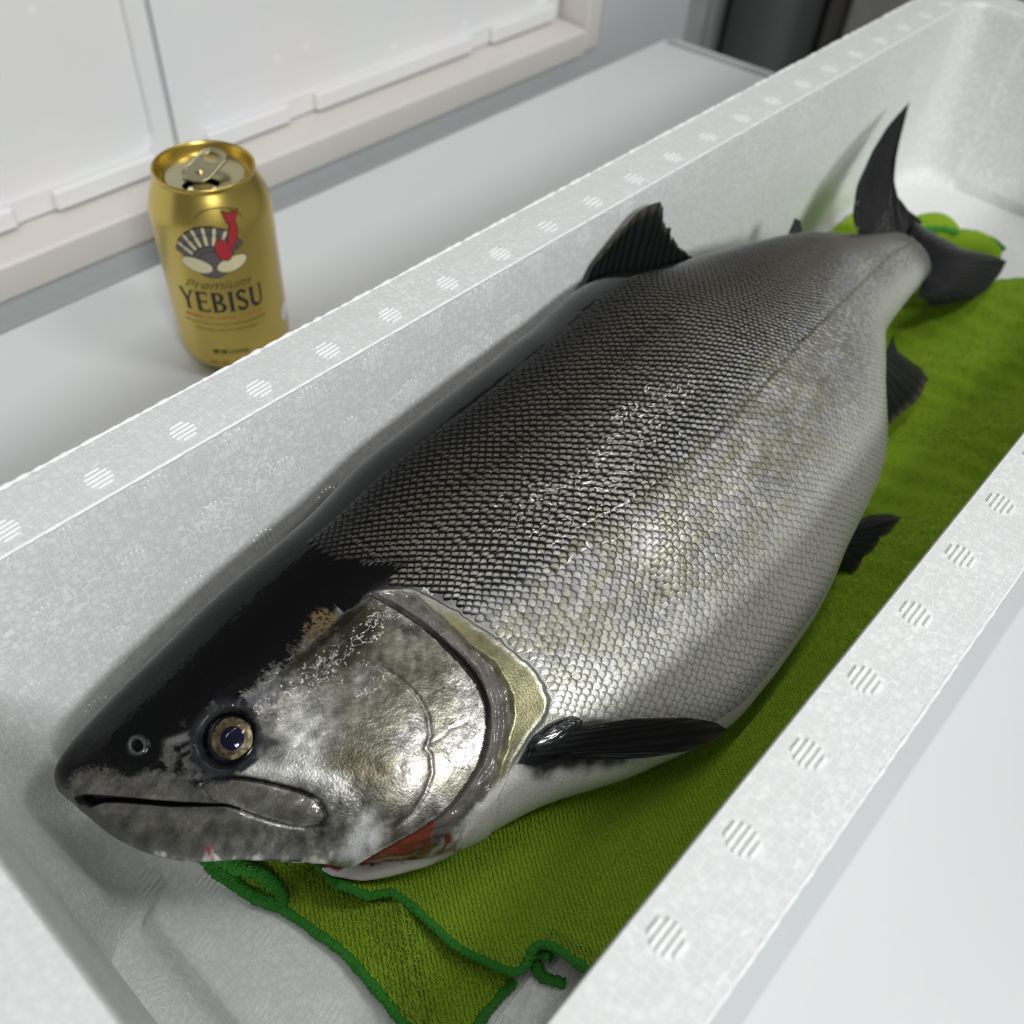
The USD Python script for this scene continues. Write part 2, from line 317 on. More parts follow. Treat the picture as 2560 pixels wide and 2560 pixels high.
for x, y in ((0.0085, 0.1215), (0.0085, 0.0885)): put_vent((x, y, ZF - 0.0101), (1, -0.5, 0), (0, 0, 1), r=0.0050)

# ------------------------------------------------------------------ green towel
def cloth(name, col, col2, rough=0.9):
    return mat(name, {'g': ('geometry', {}), 'v': ('voronoi_texture', {'feature': 'f1', 'scale': 1050.0, 'randomness': 0.8}),
        'n': ('noise_texture', {'scale': 45.0, 'detail': 3.0}), 'm': ('mix', {'color1': col, 'color2': col2}),
        'dk': ('map_range', {'from_min': 0.25, 'from_max': 0.75, 'to_min': 1.0, 'to_max': 0.80}), 'mx': ('mix', {'mix_type': 'multiply', 'fac': 0.8}),
        'b': ('bump', {'invert': True, 'strength': 0.9, 'distance': 0.0008}),
        'p': ('principled_bsdf', {'roughness': rough, 'sheen_weight': 0.25, 'sheen_tint': tuple(min(1, c * 2.2) for c in col2), 'specular_ior_level': 0.15})},
        [('g.position', 'v.vector'), ('g.position', 'n.vector'), ('n.fac', 'm.fac'), ('v.distance', 'dk.value'), ('m.color', 'mx.color1'), ('dk.result', 'mx.color2'),
         ('mx.color', 'p.base_color'), ('v.distance', 'b.height'), ('b.normal', 'p.normal')])
M['towel'] = cloth('towel_lime', (0.215, 0.375, 0.018), (0.295, 0.47, 0.030))
M['loop'] = mat('towel_loops', {'o': ('geometry', {}), 'r': ('rgb_ramp', {'ramp': [(0, (0.25, 0.40, 0.02)), (1, (0.345, 0.50, 0.036))]}),
    'p': ('principled_bsdf', {'roughness': 0.85, 'sheen_weight': 0.2, 'specular_ior_level': 0.15})}, [('o.random_per_island', 'r.fac'), ('r.color', 'p.base_color')])
M['stitch'] = cloth('towel_stitching', (0.030, 0.20, 0.022), (0.060, 0.30, 0.045), 0.7)
tw = empty('towel', 'crumpled lime green terry towel with dark green stitched edges under the fish', 'towel', loc=(0.35, 0.1, ZF))
TO = (0.35, 0.1, ZF)
edgeU = np.array([(78, 200), (77, 150), (74, 122), (73.5, 104), (73, 93), (78, 84), (85.5, 78.5), (87.5, 66), (88, 52), (91.5, 38), (98, 26.5), (106.5, 27.5), (110, 22), (111.5, 14.5), (113, 9)]) / 1000
eu = resample(edgeU, 0.0008)
NT = len(eu); tt = np.linspace(0, 1, NT)
NS = 330
ss = (np.linspace(0, 1, NS) ** 1.35)
fy = PC([0, 0.3, 0.6, 1], [0.197, 0.15, 0.08, 0.0065])(tt)
fx = 0.672 + 0.012 * np.sin(tt * 9)
P = np.zeros((NT, NS, 3))
P[..., 0] = eu[:, None, 0] + (fx - eu[:, 0])[:, None] * ss
wy = smooth01(ss / 0.25)
P[..., 1] = eu[:, None, 1] * (1 - wy) + fy[:, None] * wy
def towel_z(x, y):
    q = np.stack([x, y, 0 * x], -1)
    z = ZF + 0.0085 + 0.006 * (fbm(q * [0.6, 1.4, 1], 22.0, 3, 5) - 0.5)
    z += 0.0035 * np.exp(-((y - (0.085 - 0.42 * (x - 0.085)) - 0.000) / 0.004) ** 2) * smooth01((0.2 - x) / 0.05)      # fold by the belly
    z += (0.003 + 0.004 * fbm(q, 14.0, 2, 9)) * smooth01((0.05 - y) / 0.03) * smooth01((x - 0.10) / 0.05)                    # climbs the near wall
    z += 0.0055 * np.sin((x * 0.45 + y * 1.0) * 105 + 2.5 * fbm(q, 9.0, 2, 6)) * smooth01((x - 0.32) / 0.1) * smooth01((0.14 - y) / 0.05)
    z += 0.0013 * np.sin((x * 0.9 + y * 0.45) * 420 + 3 * fbm(q, 20.0, 2, 4)) * smooth01((x - 0.25) / 0.1)
    return z
zz = towel_z(P[..., 0], P[..., 1])
dist_e = (P[..., 0] - eu[:, None, 0])
curl = np.exp(-(dist_e / 0.006) ** 2)
wav = PC([0, .35, .45, .52, .6, .75, .86, .93, 1], [0, 0, .0005, .004, .001, .0015, .0035, .0075, .004])(tt)
P[..., 2] = zz + curl * (0.0015 + wav[:, None])
v = P.reshape(-1, 3); f = grid_faces(NT, NS)
nz_ = (fbm(v, 900.0, 2, 3) - 0.5) * 0.0008
v = v + np.c_[0 * nz_, 0 * nz_, nz_]
if vnormals(v, f)[:, 2].mean() < 0: f = f[:, ::-1]
up_n = vnormals(v, f)
upper = obj('upper_layer', (v, f), M['towel'], tw, smooth=True, origin=TO, label='upper layer of the towel lying under the fish')
def underside(v, NTn, NSn, thick, name, parent):
    b = v.reshape(NTn, NSn, 3).copy(); b[..., 2] -= thick
    fr = np.concatenate([b[:, 0], ]); return b
def loops_on(name, parent, v, f, count, seed, area=None, size=0.00085):
    r = np.random.default_rng(seed)
    tri = v[f]; ar = np.linalg.norm(np.cross(tri[:, 1] - tri[:, 0], tri[:, 2] - tri[:, 0]), axis=1)
    if area is not None: ar = ar * area(tri.mean(1))
    pick = r.choice(len(f), count, p=ar / ar.sum()); u = r.random((count, 2)); fl = u.sum(1) > 1; u[fl] = 1 - u[fl]
    c = tri[pick, 0] + u[:, :1] * (tri[pick, 1] - tri[pick, 0]) + u[:, 1:] * (tri[pick, 2] - tri[pick, 0])
    nr = np.cross(tri[pick, 1] - tri[pick, 0], tri[pick, 2] - tri[pick, 0]); nr /= np.linalg.norm(nr, axis=1, keepdims=True); nr[nr[:, 2] < 0] *= -1
    a = r.normal(size=(count, 3)) * 0.42 + np.where(r.random((count, 1)) < 0.5, 1, -1) * np.array([0.55, 0.83, 0]); a -= nr * (a * nr).sum(1, keepdims=True); a /= np.linalg.norm(a, axis=1, keepdims=True); b = np.cross(nr, a)
    s = size * (0.7 + 0.7 * r.random((count, 1))); lean = (r.random((count, 1)) - 0.5) * 1.2
    tk = 0.00026
    prof = [(-0.60, -0.1), (-0.66, 0.4), (-0.1, 0.68), (0.55, 0.45), (0.62, -0.1)]
    wdir = np.array([0.83, -0.55, 0.0]); dd = c @ wdir; c = c + wdir * ((np.round(dd / 0.00165) * 0.00165 - dd) * 0.8 + r.normal(0, 0.00016, count))[:, None]
    VV = []
    for du, dh in prof:
        mid = c + a * s * du + nr * s * dh + b * s * dh * lean
        VV += [mid - b * tk, mid + b * tk]
    VV = np.stack(VV, 1); nvp = VV.shape[1]
    base = np.array([[0, 2, 3], [0, 3, 1], [2, 4, 5], [2, 5, 3], [4, 6, 7], [4, 7, 5], [6, 8, 9], [6, 9, 7]])
    FF = (base[None] + (np.arange(count) * nvp)[:, None, None]).reshape(-1, 3)
    return obj(name, (VV.reshape(-1, 3), FF), M['loop'], parent, smooth=True, origin=TO, kind='stuff')
def vis(c):
    w = np.exp(-np.maximum(c[:, 0] - 0.12, 0) / 0.10) + 0.06
    under = smooth01((c[:, 1] - 0.075 + 0.22 * np.maximum(c[:, 0] - 0.10, 0)) / 0.03) * smooth01((c[:, 0] - 0.1) / 0.02) * (c[:, 0] < 0.45)
    return w * (1 - 0.9 * under)
loops_on('terry_loops', tw, v, f, 70000, 3, vis, 0.00072)
def stitched(pts, r=0.0019, seed=0, parent=tw, **kw):
    q = resample(pts, 0.00035); L = np.arange(len(q)) * 0.00035; ang = np.arange(12) * 2 * np.pi / 12
    ph = L[:, None] * 2 * np.pi / 0.0021 + ang[None] * 1.0
    R = r * (1 + 0.13 * np.sin(ph + 5 * fbm(np.c_[L, 0 * L, 0 * L], 160.0, 2, seed + 9)[:, None]) + 0.45 * (fbm(np.c_[L, 0 * L, 0 * L], 260.0, 3, seed)[:, None] - 0.5))
    jt = fbm(np.c_[L, 0 * L, 0 * L], 380.0, 3, seed + 3) - 0.5; q = q + np.c_[0 * jt, 0.0011 * jt, 0.0011 * jt]
    return obj('stitched_edge', tube(q, R, 12), M['stitch'], parent, smooth=True, origin=TO, **kw)
e3 = P[:, 0].copy(); e3[:, 2] += 0.0002
stitched(e3, 0.0017, 1)
# lower flap, folded under, reaching towards the near-left corner of the box
Lf = np.array([(46, 142), (48.5, 134), (52, 113), (55.5, 106), (58.5, 92), (61, 75), (60.5, 60), (59.5, 48), (58, 36), (57, 27)]) / 1000
lf = resample(Lf, 0.0007); NL = len(lf); tl = np.linspace(0, 1, NL)
Rx = PC([0, .3, .6, .8, 1], [0.10, 0.115, 0.12, 0.112, 0.096])(tl); Ry = PC([0, .4, .7, 1], [0.15, 0.10, 0.06, 0.0275])(tl)
NQ = 110; sq = np.linspace(0, 1, NQ)
Q = np.zeros((NL, NQ, 3)); Q[..., 0] = lf[:, None, 0] + (Rx - lf[:, 0])[:, None] * sq; Q[..., 1] = lf[:, None, 1] + (Ry - lf[:, 1])[:, None] * sq
# crease runs from (84,72) to (62,40)
cd = ((Q[..., 0] - 0.062) * (0.072 - 0.040) - (Q[..., 1] - 0.040) * (0.084 - 0.062)) / math.hypot(0.032, 0.022)
zq = ZF + 0.0022 + np.where(cd < 0, 0.0085 * np.exp(cd / 0.011), 0.0085 * np.exp(-cd / 0.006)) * smooth01((0.12 - Q[..., 1]) / 0.04)
zq += 0.0025 * (fbm(Q * [1, 1, 0], 60.0, 3, 2) - 0.5) + 0.0016 * smooth01((Q[..., 1] - 0.1) / 0.03) 
under_up = smooth01((Q[..., 0] - 0.078) / 0.01) * smooth01((Q[..., 1] - 0.07) / 0.01)
Q[..., 2] = zq - 0.004 * under_up
v2 = Q.reshape(-1, 3); f2 = grid_faces(NL, NQ)
nz_ = (fbm(v2, 900.0, 2, 8) - 0.5) * 0.0009; v2 = v2 + np.c_[0 * nz_, 0 * nz_, nz_]
if vnormals(v2, f2)[:, 2].mean() < 0: f2 = f2[:, ::-1]
obj('lower_flap', (v2, f2), M['towel'], tw, smooth=True, origin=TO, label='folded under flap of the towel nearest the viewer')
loops_on('terry_loops', tw, v2, f2, 20000, 5, None, 0.00100)
e4 = Q[:, 0].copy(); e4[:, 2] += 0.0006; stitched(e4, 0.0017, 2)
e5 = Q[-1].copy(); e5[:, 2] += 0.0006; stitched(e5, 0.0017, 3)
stitched(np.array([(50, 139, 28), (53, 128, 31), (57, 119, 32), (58.5, 110, 28.5), (56, 106.5, 26)]) / 1000, 0.0026, 4)
stitched(np.array([(47, 138, 25.5), (50, 122, 26), (53, 112, 25.5), (57, 107.5, 25.5)]) / 1000, 0.0024, 6)
stitched(np.array([(108, 14, 24.5), (104, 22, 25), (106, 27, 29), (109, 22, 33)]) / 1000, 0.0020, 7)
# the far hem of the towel, bunched behind the tail
def bunch(c0, c1, lift, wid, seed):
    n1, n2 = 60, 26; u = np.linspace(0, 1, n1); w = np.linspace(0, np.pi, n2)
    c = np.outer(1 - u, c0) + np.outer(u, c1); d = np.array(c1) - np.array(c0); s = np.array([-d[1], d[0], 0]); s /= np.linalg.norm(s)
    amp = np.sin(u * np.pi) ** 0.7
    G = c[:, None] + s * (np.cos(w) * wid)[None, :, None] + np.array([0, 0, 1.0]) * (np.sin(w)[None] * (lift * amp + 0.002)[:, None])[..., None]
    return G
G = bunch((0.652, 0.163, ZF + 0.004), (0.690, 0.128, ZF + 0.004), 0.017, 0.010, 1)
obj('bunched_fold', (G.reshape(-1, 3), grid_faces(*G.shape[:2])), M['towel'], tw, smooth=True, origin=TO)
stitched(G[:, 20] + [0, 0, 0.0006], 0.0021, 8)
G = bunch((0.676, 0.135, ZF + 0.003), (0.688, 0.096, ZF + 0.003), 0.012, 0.011, 2)
obj('bunched_fold', (G.reshape(-1, 3), grid_faces(*G.shape[:2])), M['towel'], tw, smooth=True, origin=TO)
stitched(G[:, 4] + [0, 0, 0.0006], 0.0021, 9)

# ------------------------------------------------------------------ salmon
mmP = lambda L: np.array(L, float) / 1000
XK = np.array([22.4, 23.6, 26, 36, 52, 75, 105, 140, 180, 225, 275, 325, 375, 425, 470, 515, 553]) / 1000
fU = PC(XK, mmP([50.0, 52.4, 54.6, 58.2, 60.8, 63.5, 66.7, 68.1, 73.7, 75.4, 78.8, 84.0, 70.5, 59.6, 48.1, 28.6, 16.0]))
fL = PC(XK, mmP([45.6, 39.5, 25.5, 4.6, -11.3, -35.5, -59.6, -72.2, -92.1, -105.6, -103.1, -92.8, -81.9, -53.7, -30.9, -24.0, -20.0]))
fB = PC(XK, mmP([3.0, 8.0, 12.6, 17.2, 22.5, 29, 36, 42, 47, 50, 51, 49, 44, 36, 28, 20, 13]))
fZ = PC([0.0, .1, .25, .4, .56], [.060, .072, .082, .080, .072])
Y0 = 0.125; PH = math.radians(18)
hv = np.array([0, math.cos(PH), math.sin(PH)]); nv = np.array([0, -math.sin(PH), math.cos(PH)])
def base_pt(X, T, side=1.0):
    """X along the body, T angle from the back (0) over the left flank to the belly (pi)"""
    X, T = np.broadcast_arrays(np.asarray(X, float), np.asarray(T, float))
    u, l, b = fU(X), fL(X), fB(X); c, s = np.cos(T), np.sin(T)
    h = (u + l) / 2 + (u - l) / 2 * np.sign(c) * np.abs(c) ** .95
    nn = b * np.abs(s) ** .85 * side
    o = np.stack([X, np.full(X.shape, Y0), fZ(X)], -1)
    return o + h[..., None] * hv + nn[..., None] * nv, h
def base_nrm(X, T):
    e = 1e-4
    a = base_pt(X + e, T)[0] - base_pt(X - e, T)[0]; b = base_pt(X, T + 1e-3)[0] - base_pt(X, T - 1e-3)[0]
    n_ = np.cross(b, a); n_ /= np.maximum(np.linalg.norm(n_, axis=-1, keepdims=True), 1e-15)
    flip = (n_ @ nv < 0) & (np.abs(np.sin(T)) > 0.2); n_[flip] *= -1
    return n_
def pdist(X, h, pts, closed=False):
    P_ = mmP(pts); Q_ = np.roll(P_, -1, 0) if closed else P_[1:]; P_ = P_ if closed else P_[:-1]
    d = np.full(X.shape, 1e9)
    for a, b in zip(P_, Q_):
        ab = b - a; t = np.clip(((X - a[0]) * ab[0] + (h - a[1]) * ab[1]) / (ab @ ab + 1e-18), 0, 1)
        d = np.minimum(d, (X - a[0] - t * ab[0]) ** 2 + (h - a[1] - t * ab[1]) ** 2)
    return np.sqrt(d)
def inside(X, h, pts):
    P_ = mmP(pts); r = np.zeros(X.shape, bool)
    for (x1, y1), (x2, y2) in zip(P_, np.roll(P_, -1, 0)):
        c = ((y1 > h) != (y2 > h)) & (X < (x2 - x1) * (h - y1) / (y2 - y1 + 1e-15) + x1); r ^= c
    return r
def sdist(X, h, line, close):
    """signed distance in metres to the open line, negative in the region closed by the extra points"""
    d = pdist(X, h, line); return np.where(inside(X, h, list(line) + list(close)), -d, d)
OPERC = [(129.9, 21.2), (132.6, 11.7), (134.4, 3.6), (135.5, -3.6), (135.8, -9.6), (136.3, -16.4), (136.5, -22.3), (135.6, -27.8), (133.8, -33.1), (130.6, -37.6), (126.4, -41.1), (121.8, -44.0), (115.9, -45.6), (109.9, -46.6), (103.3, -46.3), (94.9, -44.1), (87.5, -41.5), (80.6, -39), (72, -36), (60, -30)]
MEMB = [(129, 23), (136.3, 16.8), (139.8, 11.8), (140.7, 6.4), (141.6, 0.3), (142.0, -7.4), (141.8, -12.5), (143.3, -18.6), (144.6, -24.1), (143.8, -30.1), (143.0, -35.2), (139.8, -40.5), (136.0, -43.4), (129.5, -47.6), (124.9, -51.4), (118.4, -54.7), (108, -57)]
CLEI = [(131, 25), (137.4, 18.4), (142.2, 13.9), (144.6, 8.6), (146.0, 3.7), (147.6, -1.6), (149.3, -9.6), (150.8, -15.2), (152.4, -20.0), (153.6, -26.8), (155.0, -34.0), (155.2, -40.8), (153.5, -46.4), (149.5, -49.4), (143.1, -50.2), (135.7, -51.9), (131.5, -53.6), (122, -58)]
PREOP = [(114.5, 4.5), (117.4, -0.7), (119.1, -8.9), (119.4, -15.1), (118.0, -21.4), (114.8, -26.6), (111.2, -28.4), (111.4, -30.9), (108.5, -35.5), (103.3, -38.4), (97.2, -40.0), (91.3, -39.0), (85.0, -35.2)]
MAXI = [(53.5, 13.4), (56, 12.6), (58.4, 10.8), (60.8, 8.4), (64.1, 4.5), (67.3, 0.0), (70.5, -4.9), (73.8, -10.0), (75.9, -14.2), (76.8, -18.1), (76.1, -21.0), (73.6, -21.6), (69.8, -18.9), (66.4, -14.7), (63.3, -10.0), (60.5, -5.0), (57.8, 0.0), (55.9, 3.5), (53.4, 7.8)]
GAPU = [(24.6, 39.7), (27.2, 37.6), (31.3, 32.4), (36.4, 26.2), (41.0, 20.4), (46.1, 14.4), (51.4, 8.6), (56.2, 3.3), (58.2, -0.3)]
GAPL = [(57.9, -0.6), (55.8, 2.9), (52.6, 6.3), (48.6, 10.2), (43.0, 15.9), (38.0, 22.0), (33.8, 27.1), (30.0, 31.3), (26.2, 34.0), (24.4, 38.4)]
BLACK = [(22.2, 45.0), (24.6, 43.1), (26.4, 45.0), (28.8, 44.8), (31.8, 42.7), (35.1, 38.3), (39.2, 32.0), (43.5, 28.2), (48.0, 22.8), (53.0, 17.2), (58.0, 12.0), (62.5, 9.2), (67.0, 9.6), (72.5, 14.0), (73.5, 22.0), (70.1, 29.4), (75.9, 24.5), (82.4, 25.2), (87.0, 25.7), (91.7, 24.8), (96.9, 24.2), (102.4, 24.6), (106.9, 27.2), (112.5, 26.8), (119.4, 26.2), (124.8, 25.5), (129.1, 23.3), (134.6, 21.2), (142.3, 21.2)]
JAWW = [(20, 34), (23, 28), (26, 22), (28.6, 17), (31.1, 11.6), (35.6, 5.2), (41.4, -2.0), (49.0, -9.5), (56.7, -17.0), (66.2, -26.4), (74, -34)]
EYEB = [(75, 18.5), (78.5, 12.5), (81.5, 4.0), (80.0, 2.6), (75.5, 4.2), (69.0, 7.0), (64, 10)]
PECT = [(131.0, -52.4), (133.0, -53.6), (136.0, -52.8), (141.8, -51.2), (147.2, -52.2), (152.5, -55.4), (155.6, -59.4), (154.8, -63.9), (146, -63), (138, -59)]
BLOT = [(132.5, -54.7), (135.8, -60.4), (144, -66.5), (151.4, -70.9), (158.6, -75.5), (164.8, -82.5), (173.8, -85.5), (172, -78), (160, -67), (150, -60)]
LATL = [(560, -1), (509, 0.4), (455, -4), (401, -8.3), (362, -10.2), (336, -13.7), (309, -16.2), (288, -18.0), (265, -18.7), (231, -17.4), (199, -10.1), (174, -6.6), (156, -5.3)]
EYE = (67.6, 18.9); EYER = 9.6; IRC = (68.5, 17.8)
NOS = (46.8, 37.6)
BLACKISH = np.array([0.0028, 0.0029, 0.0032])
def mixc(col, c2, w): return col * (1 - w[..., None]) + np.asarray(c2) * w[..., None]

def paint(X, h, side):
    """pigment of the skin: base colour, silver (metallic) and displacement in metres"""
    u, l = fU(X), fL(X); t = (h - l) / (u - l)
    q = np.stack([X, h, 0.3 * side + 0 * X], -1)
    n1 = fbm(q, 90.0, 4, 11); n2 = fbm(q, 330.0, 3, 12); n3 = fbm(q, 1300.0, 3, 13); n4 = fbm(q * [1, 2.6, 1], 170.0, 4, 15)
    col = np.full(X.shape + (3,), 1.0) * np.array([0.30, 0.297, 0.27]); met = np.full(X.shape, 0.65); disp = np.zeros(X.shape)
    # ---- trunk skin below the scales
    tt_ = t + 0.05 * (n1 - 0.5)
    col = mixc(col, (0.13, 0.13, 0.125), smooth01((tt_ - 0.45) / 0.12))
    col = mixc(col, BLACKISH * 1.3, smooth01((tt_ - 0.58) / 0.10)); met = met * (1 - smooth01((tt_ - 0.52) / 0.12))
    w = smooth01((0.13 - tt_) / 0.08); col = mixc(col, (0.72, 0.715, 0.66), w); met = met * (1 - 0.9 * w)
    back = smooth01((X - 0.43) / 0.08)
    grey = smooth01((tt_ - 0.5) / 0.2) * back; col = mixc(col, (0.16, 0.16, 0.155), grey * 0.9)
    w = smooth01((X - 0.528 + 0.01 * (n1 - .5)) / 0.022); col = mixc(col, (0.035, 0.035, 0.032), w * 0.9); met = met * (1 - w)
    L = side > 0
    # ---- head
    d_op = sdist(X, h, OPERC, [(30, -90), (-20, -90), (-20, 120), (129, 120)])
    d_me = sdist(X, h, MEMB, [(80, -90), (-20, -90), (-20, 120), (128, 120)])
    d_cl = sdist(X, h, CLEI, [(100, -90), (-20, -90), (-20, 120), (130, 120)])
    jit = (fbm(q, 420.0, 3, 51) - 0.5)
    d_me = d_me + 0.0016 * (fbm(q, 190.0, 3, 51) - 0.5); d_cl = d_cl + 0.0016 * (fbm(q, 300.0, 3, 52) - 0.5)
    head = smooth01(-d_op / 0.0006)
    hc = np.array([0.245, 0.238, 0.215]) * np.ones(X.shape + (3,)) * (0.62 + 1.0 * (n2[..., None] - 0.2)) * (0.5 + 1.05 * n3[..., None])
    olive = smooth01((n1 - 0.46) / 0.16) * smooth01((X - 0.078) / 0.012)
    hc = mixc(hc, np.array([0.155, 0.148, 0.100]), 0.65 * olive)
    e1 = np.exp(-(((X - 0.0935 + 0.25 * (h + 0.02)) / 0.0062) ** 2 + ((h + 0.020) / 0.018) ** 2)); hc = mixc(hc, (0.055, 0.045, 0.022), 0.85 * smooth01(e1 * (0.6 + 0.9 * n2)))
    e2 = np.exp(-(((X - 0.114) / 0.020) ** 2 + ((h - 0.016) / 0.0105) ** 2)); hc = mixc(hc, (0.030, 0.028, 0.018), 0.92 * smooth01(e2 * (0.65 + 0.7 * n1)))
    e3_ = np.exp(-(((X - 0.0855) / 0.0105) ** 2 + ((h - 0.0035) / 0.009) ** 2)); hc = mixc(hc, (0.86, 0.85, 0.80), 0.75 * e3_)
    hc = mixc(hc, (0.62, 0.56, 0.50), 0.5 * np.exp(-(((X - 0.106) / 0.008) ** 2 + ((h + 0.034) / 0.006) ** 2)))
    hc = hc * (0.86 + 0.28 * np.sin((X * 0.55 + h) * 3100 + 9 * n2)[..., None] * smooth01((X - 0.076) / 0.01)[..., None] * 0.28)
    hm = np.full(X.shape, 0.78)
    # snout and jaws greyer and duller
    sn = smooth01((0.066 - X) / 0.014)
    low = smooth01((0.020 - h - 0.95 * (X - 0.03)) / 0.022)
    hc = mixc(hc, np.array([0.085, 0.082, 0.072]), 0.88 * sn * (1 - 0.75 * low * (0.5 + n4))); hc = hc * (0.55 + 1.0 * (n2[..., None] - 0.08)) * (0.55 + 0.9 * n4[..., None]); hm = hm * (1 - 0.5 * sn)
    hc = mixc(hc, (0.20, 0.205, 0.225), 0.7 * smooth01(1.4 * n2 * np.exp(-(((X - 0.083) / 0.010) ** 2 + ((h - 0.0215) / 0.005) ** 2))))
    pre = np.exp(-(((X - 0.0585) / 0.011) ** 2 + ((h - 0.0205) / 0.012) ** 2)); hc = mixc(hc, (0.03, 0.031, 0.033), 0.9 * smooth01(pre * (0.7 + 0.9 * n2)))
    und = np.exp(-(((h + 1.25 * (X - 0.070) - 0.0035) / 0.0036) ** 2)) * smooth01((X - 0.058) / 0.008) * smooth01((0.090 - X) / 0.010); hc = mixc(hc, (0.60, 0.595, 0.56), 0.8 * und * (0.6 + 0.8 * n2)); hm = np.maximum(hm, 0.7 * und)
    d_ma = np.where(inside(X, h, MAXI), -1, 1) * pdist(X, h, MAXI, True)
    hc = mixc(hc, np.array([0.085, 0.082, 0.070]) * (0.5 + 1.0 * n4[..., None]) * np.ones(3), 0.85 * smooth01(-d_ma / 0.0012))
    upm = h + 1.12 * (X - 0.0535) - 0.0098
    grv = np.exp(-((d_ma - 0.0006) / 0.0007) ** 2) * smooth01(upm / 0.002) * smooth01((X - 0.0555) / 0.006); hc = mixc(hc, (0.010, 0.0095, 0.009), np.clip(1.2 * grv, 0, 1)); 
    lowm = np.exp(-((d_ma - 0.0004) / 0.0006) ** 2) * smooth01(-upm / 0.002); hc = mixc(hc, (0.02, 0.02, 0.02), 0.75 * lowm); hm = np.where(d_ma < 0, 0.35, hm)
    d_jw = sdist(X, h, JAWW, [(90, -60), (90, 120), (-20, 120), (-20, 30)])
    w = smooth01((0.078 - X) / 0.006) * smooth01((d_jw + 0.0035 * (n2 - 0.5) * 2 + 0.0002) / 0.0016); hc = mixc(hc, (0.72, 0.70, 0.685), w); hm = hm * (1 - w)
    w = np.exp(-(((X - 0.082) / 0.0085) ** 2 + ((h + 0.034) / 0.0055) ** 2)); w = 0.75 * smooth01(1.2 * w * (0.35 + n2)); hc = mixc(hc, (0.60, 0.60, 0.59), w); hm = hm * (1 - 0.8 * w)
    w = smooth01((0.0275 - X + 0.003 * (n2 - 0.5)) / 0.004) * smooth01((0.043 - h) / 0.004); hc = mixc(hc, (0.035, 0.035, 0.034), 0.9 * w)
    # black crown and snout
    d_bk = sdist(X, h, BLACK, [(142, 130), (-20, 130), (-20, 45)])
    jag = ((fbm(q, 210.0, 5, 21) - 0.5) * 0.011 + (n3 - 0.5) * 0.004) * smooth01((d_bk + 0.0065) / 0.003)
    w = smooth01((-(d_bk + jag * smooth01((X - 0.03) / 0.02) + 0.004 * (fbm(q, 2600.0, 2, 77) - 0.5)) + 0.0014) / 0.0034); hc = mixc(hc, BLACKISH, w); hm = hm * (1 - w)
    # grey marbling in front of and above the eye
    fr = np.exp(-(((X - 0.0545) / 0.011) ** 2 + ((h - 0.0225) / 0.010) ** 2)); pw = smooth01((fr * 0.9 + (n2 - 0.5) * 2.0 + (n4 - 0.5) - 0.42) / 0.35) * smooth01((0.001 - d_bk) / 0.001) * smooth01(fr * 2.2 - 0.3)
    hc = mixc(hc, np.array([0.105, 0.104, 0.098]) * (0.5 + n3[..., None]), 0.8 * pw); hm = np.maximum(hm, 0.4 * pw)
    bw_ = np.exp(-(((h + 0.55 * (X - 0.056) - 0.0300) / 0.0017) ** 2 + ((X - 0.0575) / 0.0058) ** 2)); hc = mixc(hc, (0.15, 0.15, 0.145), 0.8 * smooth01(bw_ * (0.5 + n2)))
    pt = np.exp(-(((X - 0.1115) / 0.007) ** 2 + ((h - 0.0255) / 0.0055) ** 2)); pw = smooth01((pt * 1.3 + (n2 - 0.5) * 1.6 - 0.35) / 0.4) * smooth01(pt * 2.5 - 0.3); hc = mixc(hc, (0.16, 0.115, 0.06), 0.8 * pw * (n3 > 0.42))
    pt = np.exp(-(((X - 0.1235) / 0.005) ** 2 + ((h - 0.0268) / 0.0045) ** 2)); pw = smooth01((pt * 1.2 + (n2 - 0.5) * 1.4 - 0.35) / 0.4) * smooth01(pt * 2.5 - 0.3); hc = mixc(hc, (0.22, 0.24, 0.25), 0.8 * pw)
    w = smooth01((0.010 - np.hypot(X - NOS[0] / 1000 + 0.001, h - NOS[1] / 1000) + 0.004 * (n2 - 0.5)) / 0.003); hc = mixc(hc, BLACKISH, w); hm *= 1 - w
    # around the eye
    rE = np.hypot(X - EYE[0] / 1000, h - EYE[1] / 1000)
    w = smooth01((EYER / 1000 + 0.0030 + 0.008 * (n2 - 0.5) - rE) / 0.0022); hc = mixc(hc, (0.008, 0.009, 0.012), w); hm *= 1 - w
    d_eb = np.where(inside(X, h, EYEB), -1, 1) * pdist(X, h, EYEB, True); w = smooth01((0.0008 - d_eb + 0.006 * (n2 - 0.5)) / 0.0042); hc = mixc(hc, (0.018, 0.018, 0.020), w * 0.9); hm *= 1 - w
    w = smooth01((EYER / 1000 + 0.004 - rE) / 0.004) * 0.5 * smooth01((n1 - .3) / .3); hc = mixc(hc, (0.04, 0.04, 0.045), w)
    # mouth gap
    gap = inside(X, h, GAPU + GAPL); d_gp = pdist(X, h, GAPU + GAPL, True)
    w = np.where(gap, 1.0, smooth01((0.0005 - d_gp) / 0.0005)); hc = mixc(hc, (0.004, 0.004, 0.005), w); hm *= 1 - w
    d_t = pdist(X, h, [(22.0, 42.2), (23.4, 40.8), (25.0, 39.2)]); hc = mixc(hc, (0.004, 0.004, 0.004), smooth01((0.0006 - d_t) / 0.0004))
    w = np.exp(-(((X - 0.0445) / 0.0008) ** 2 + ((h + 0.0025) / 0.0014) ** 2)); hc = mixc(hc, (0.35, 0.02, 0.02), 0.9 * w)
    # ---- gill membrane, shoulder girdle
    gw = 0.0008 + 0.0024 * np.exp(-((h + 0.020) / 0.016) ** 2)
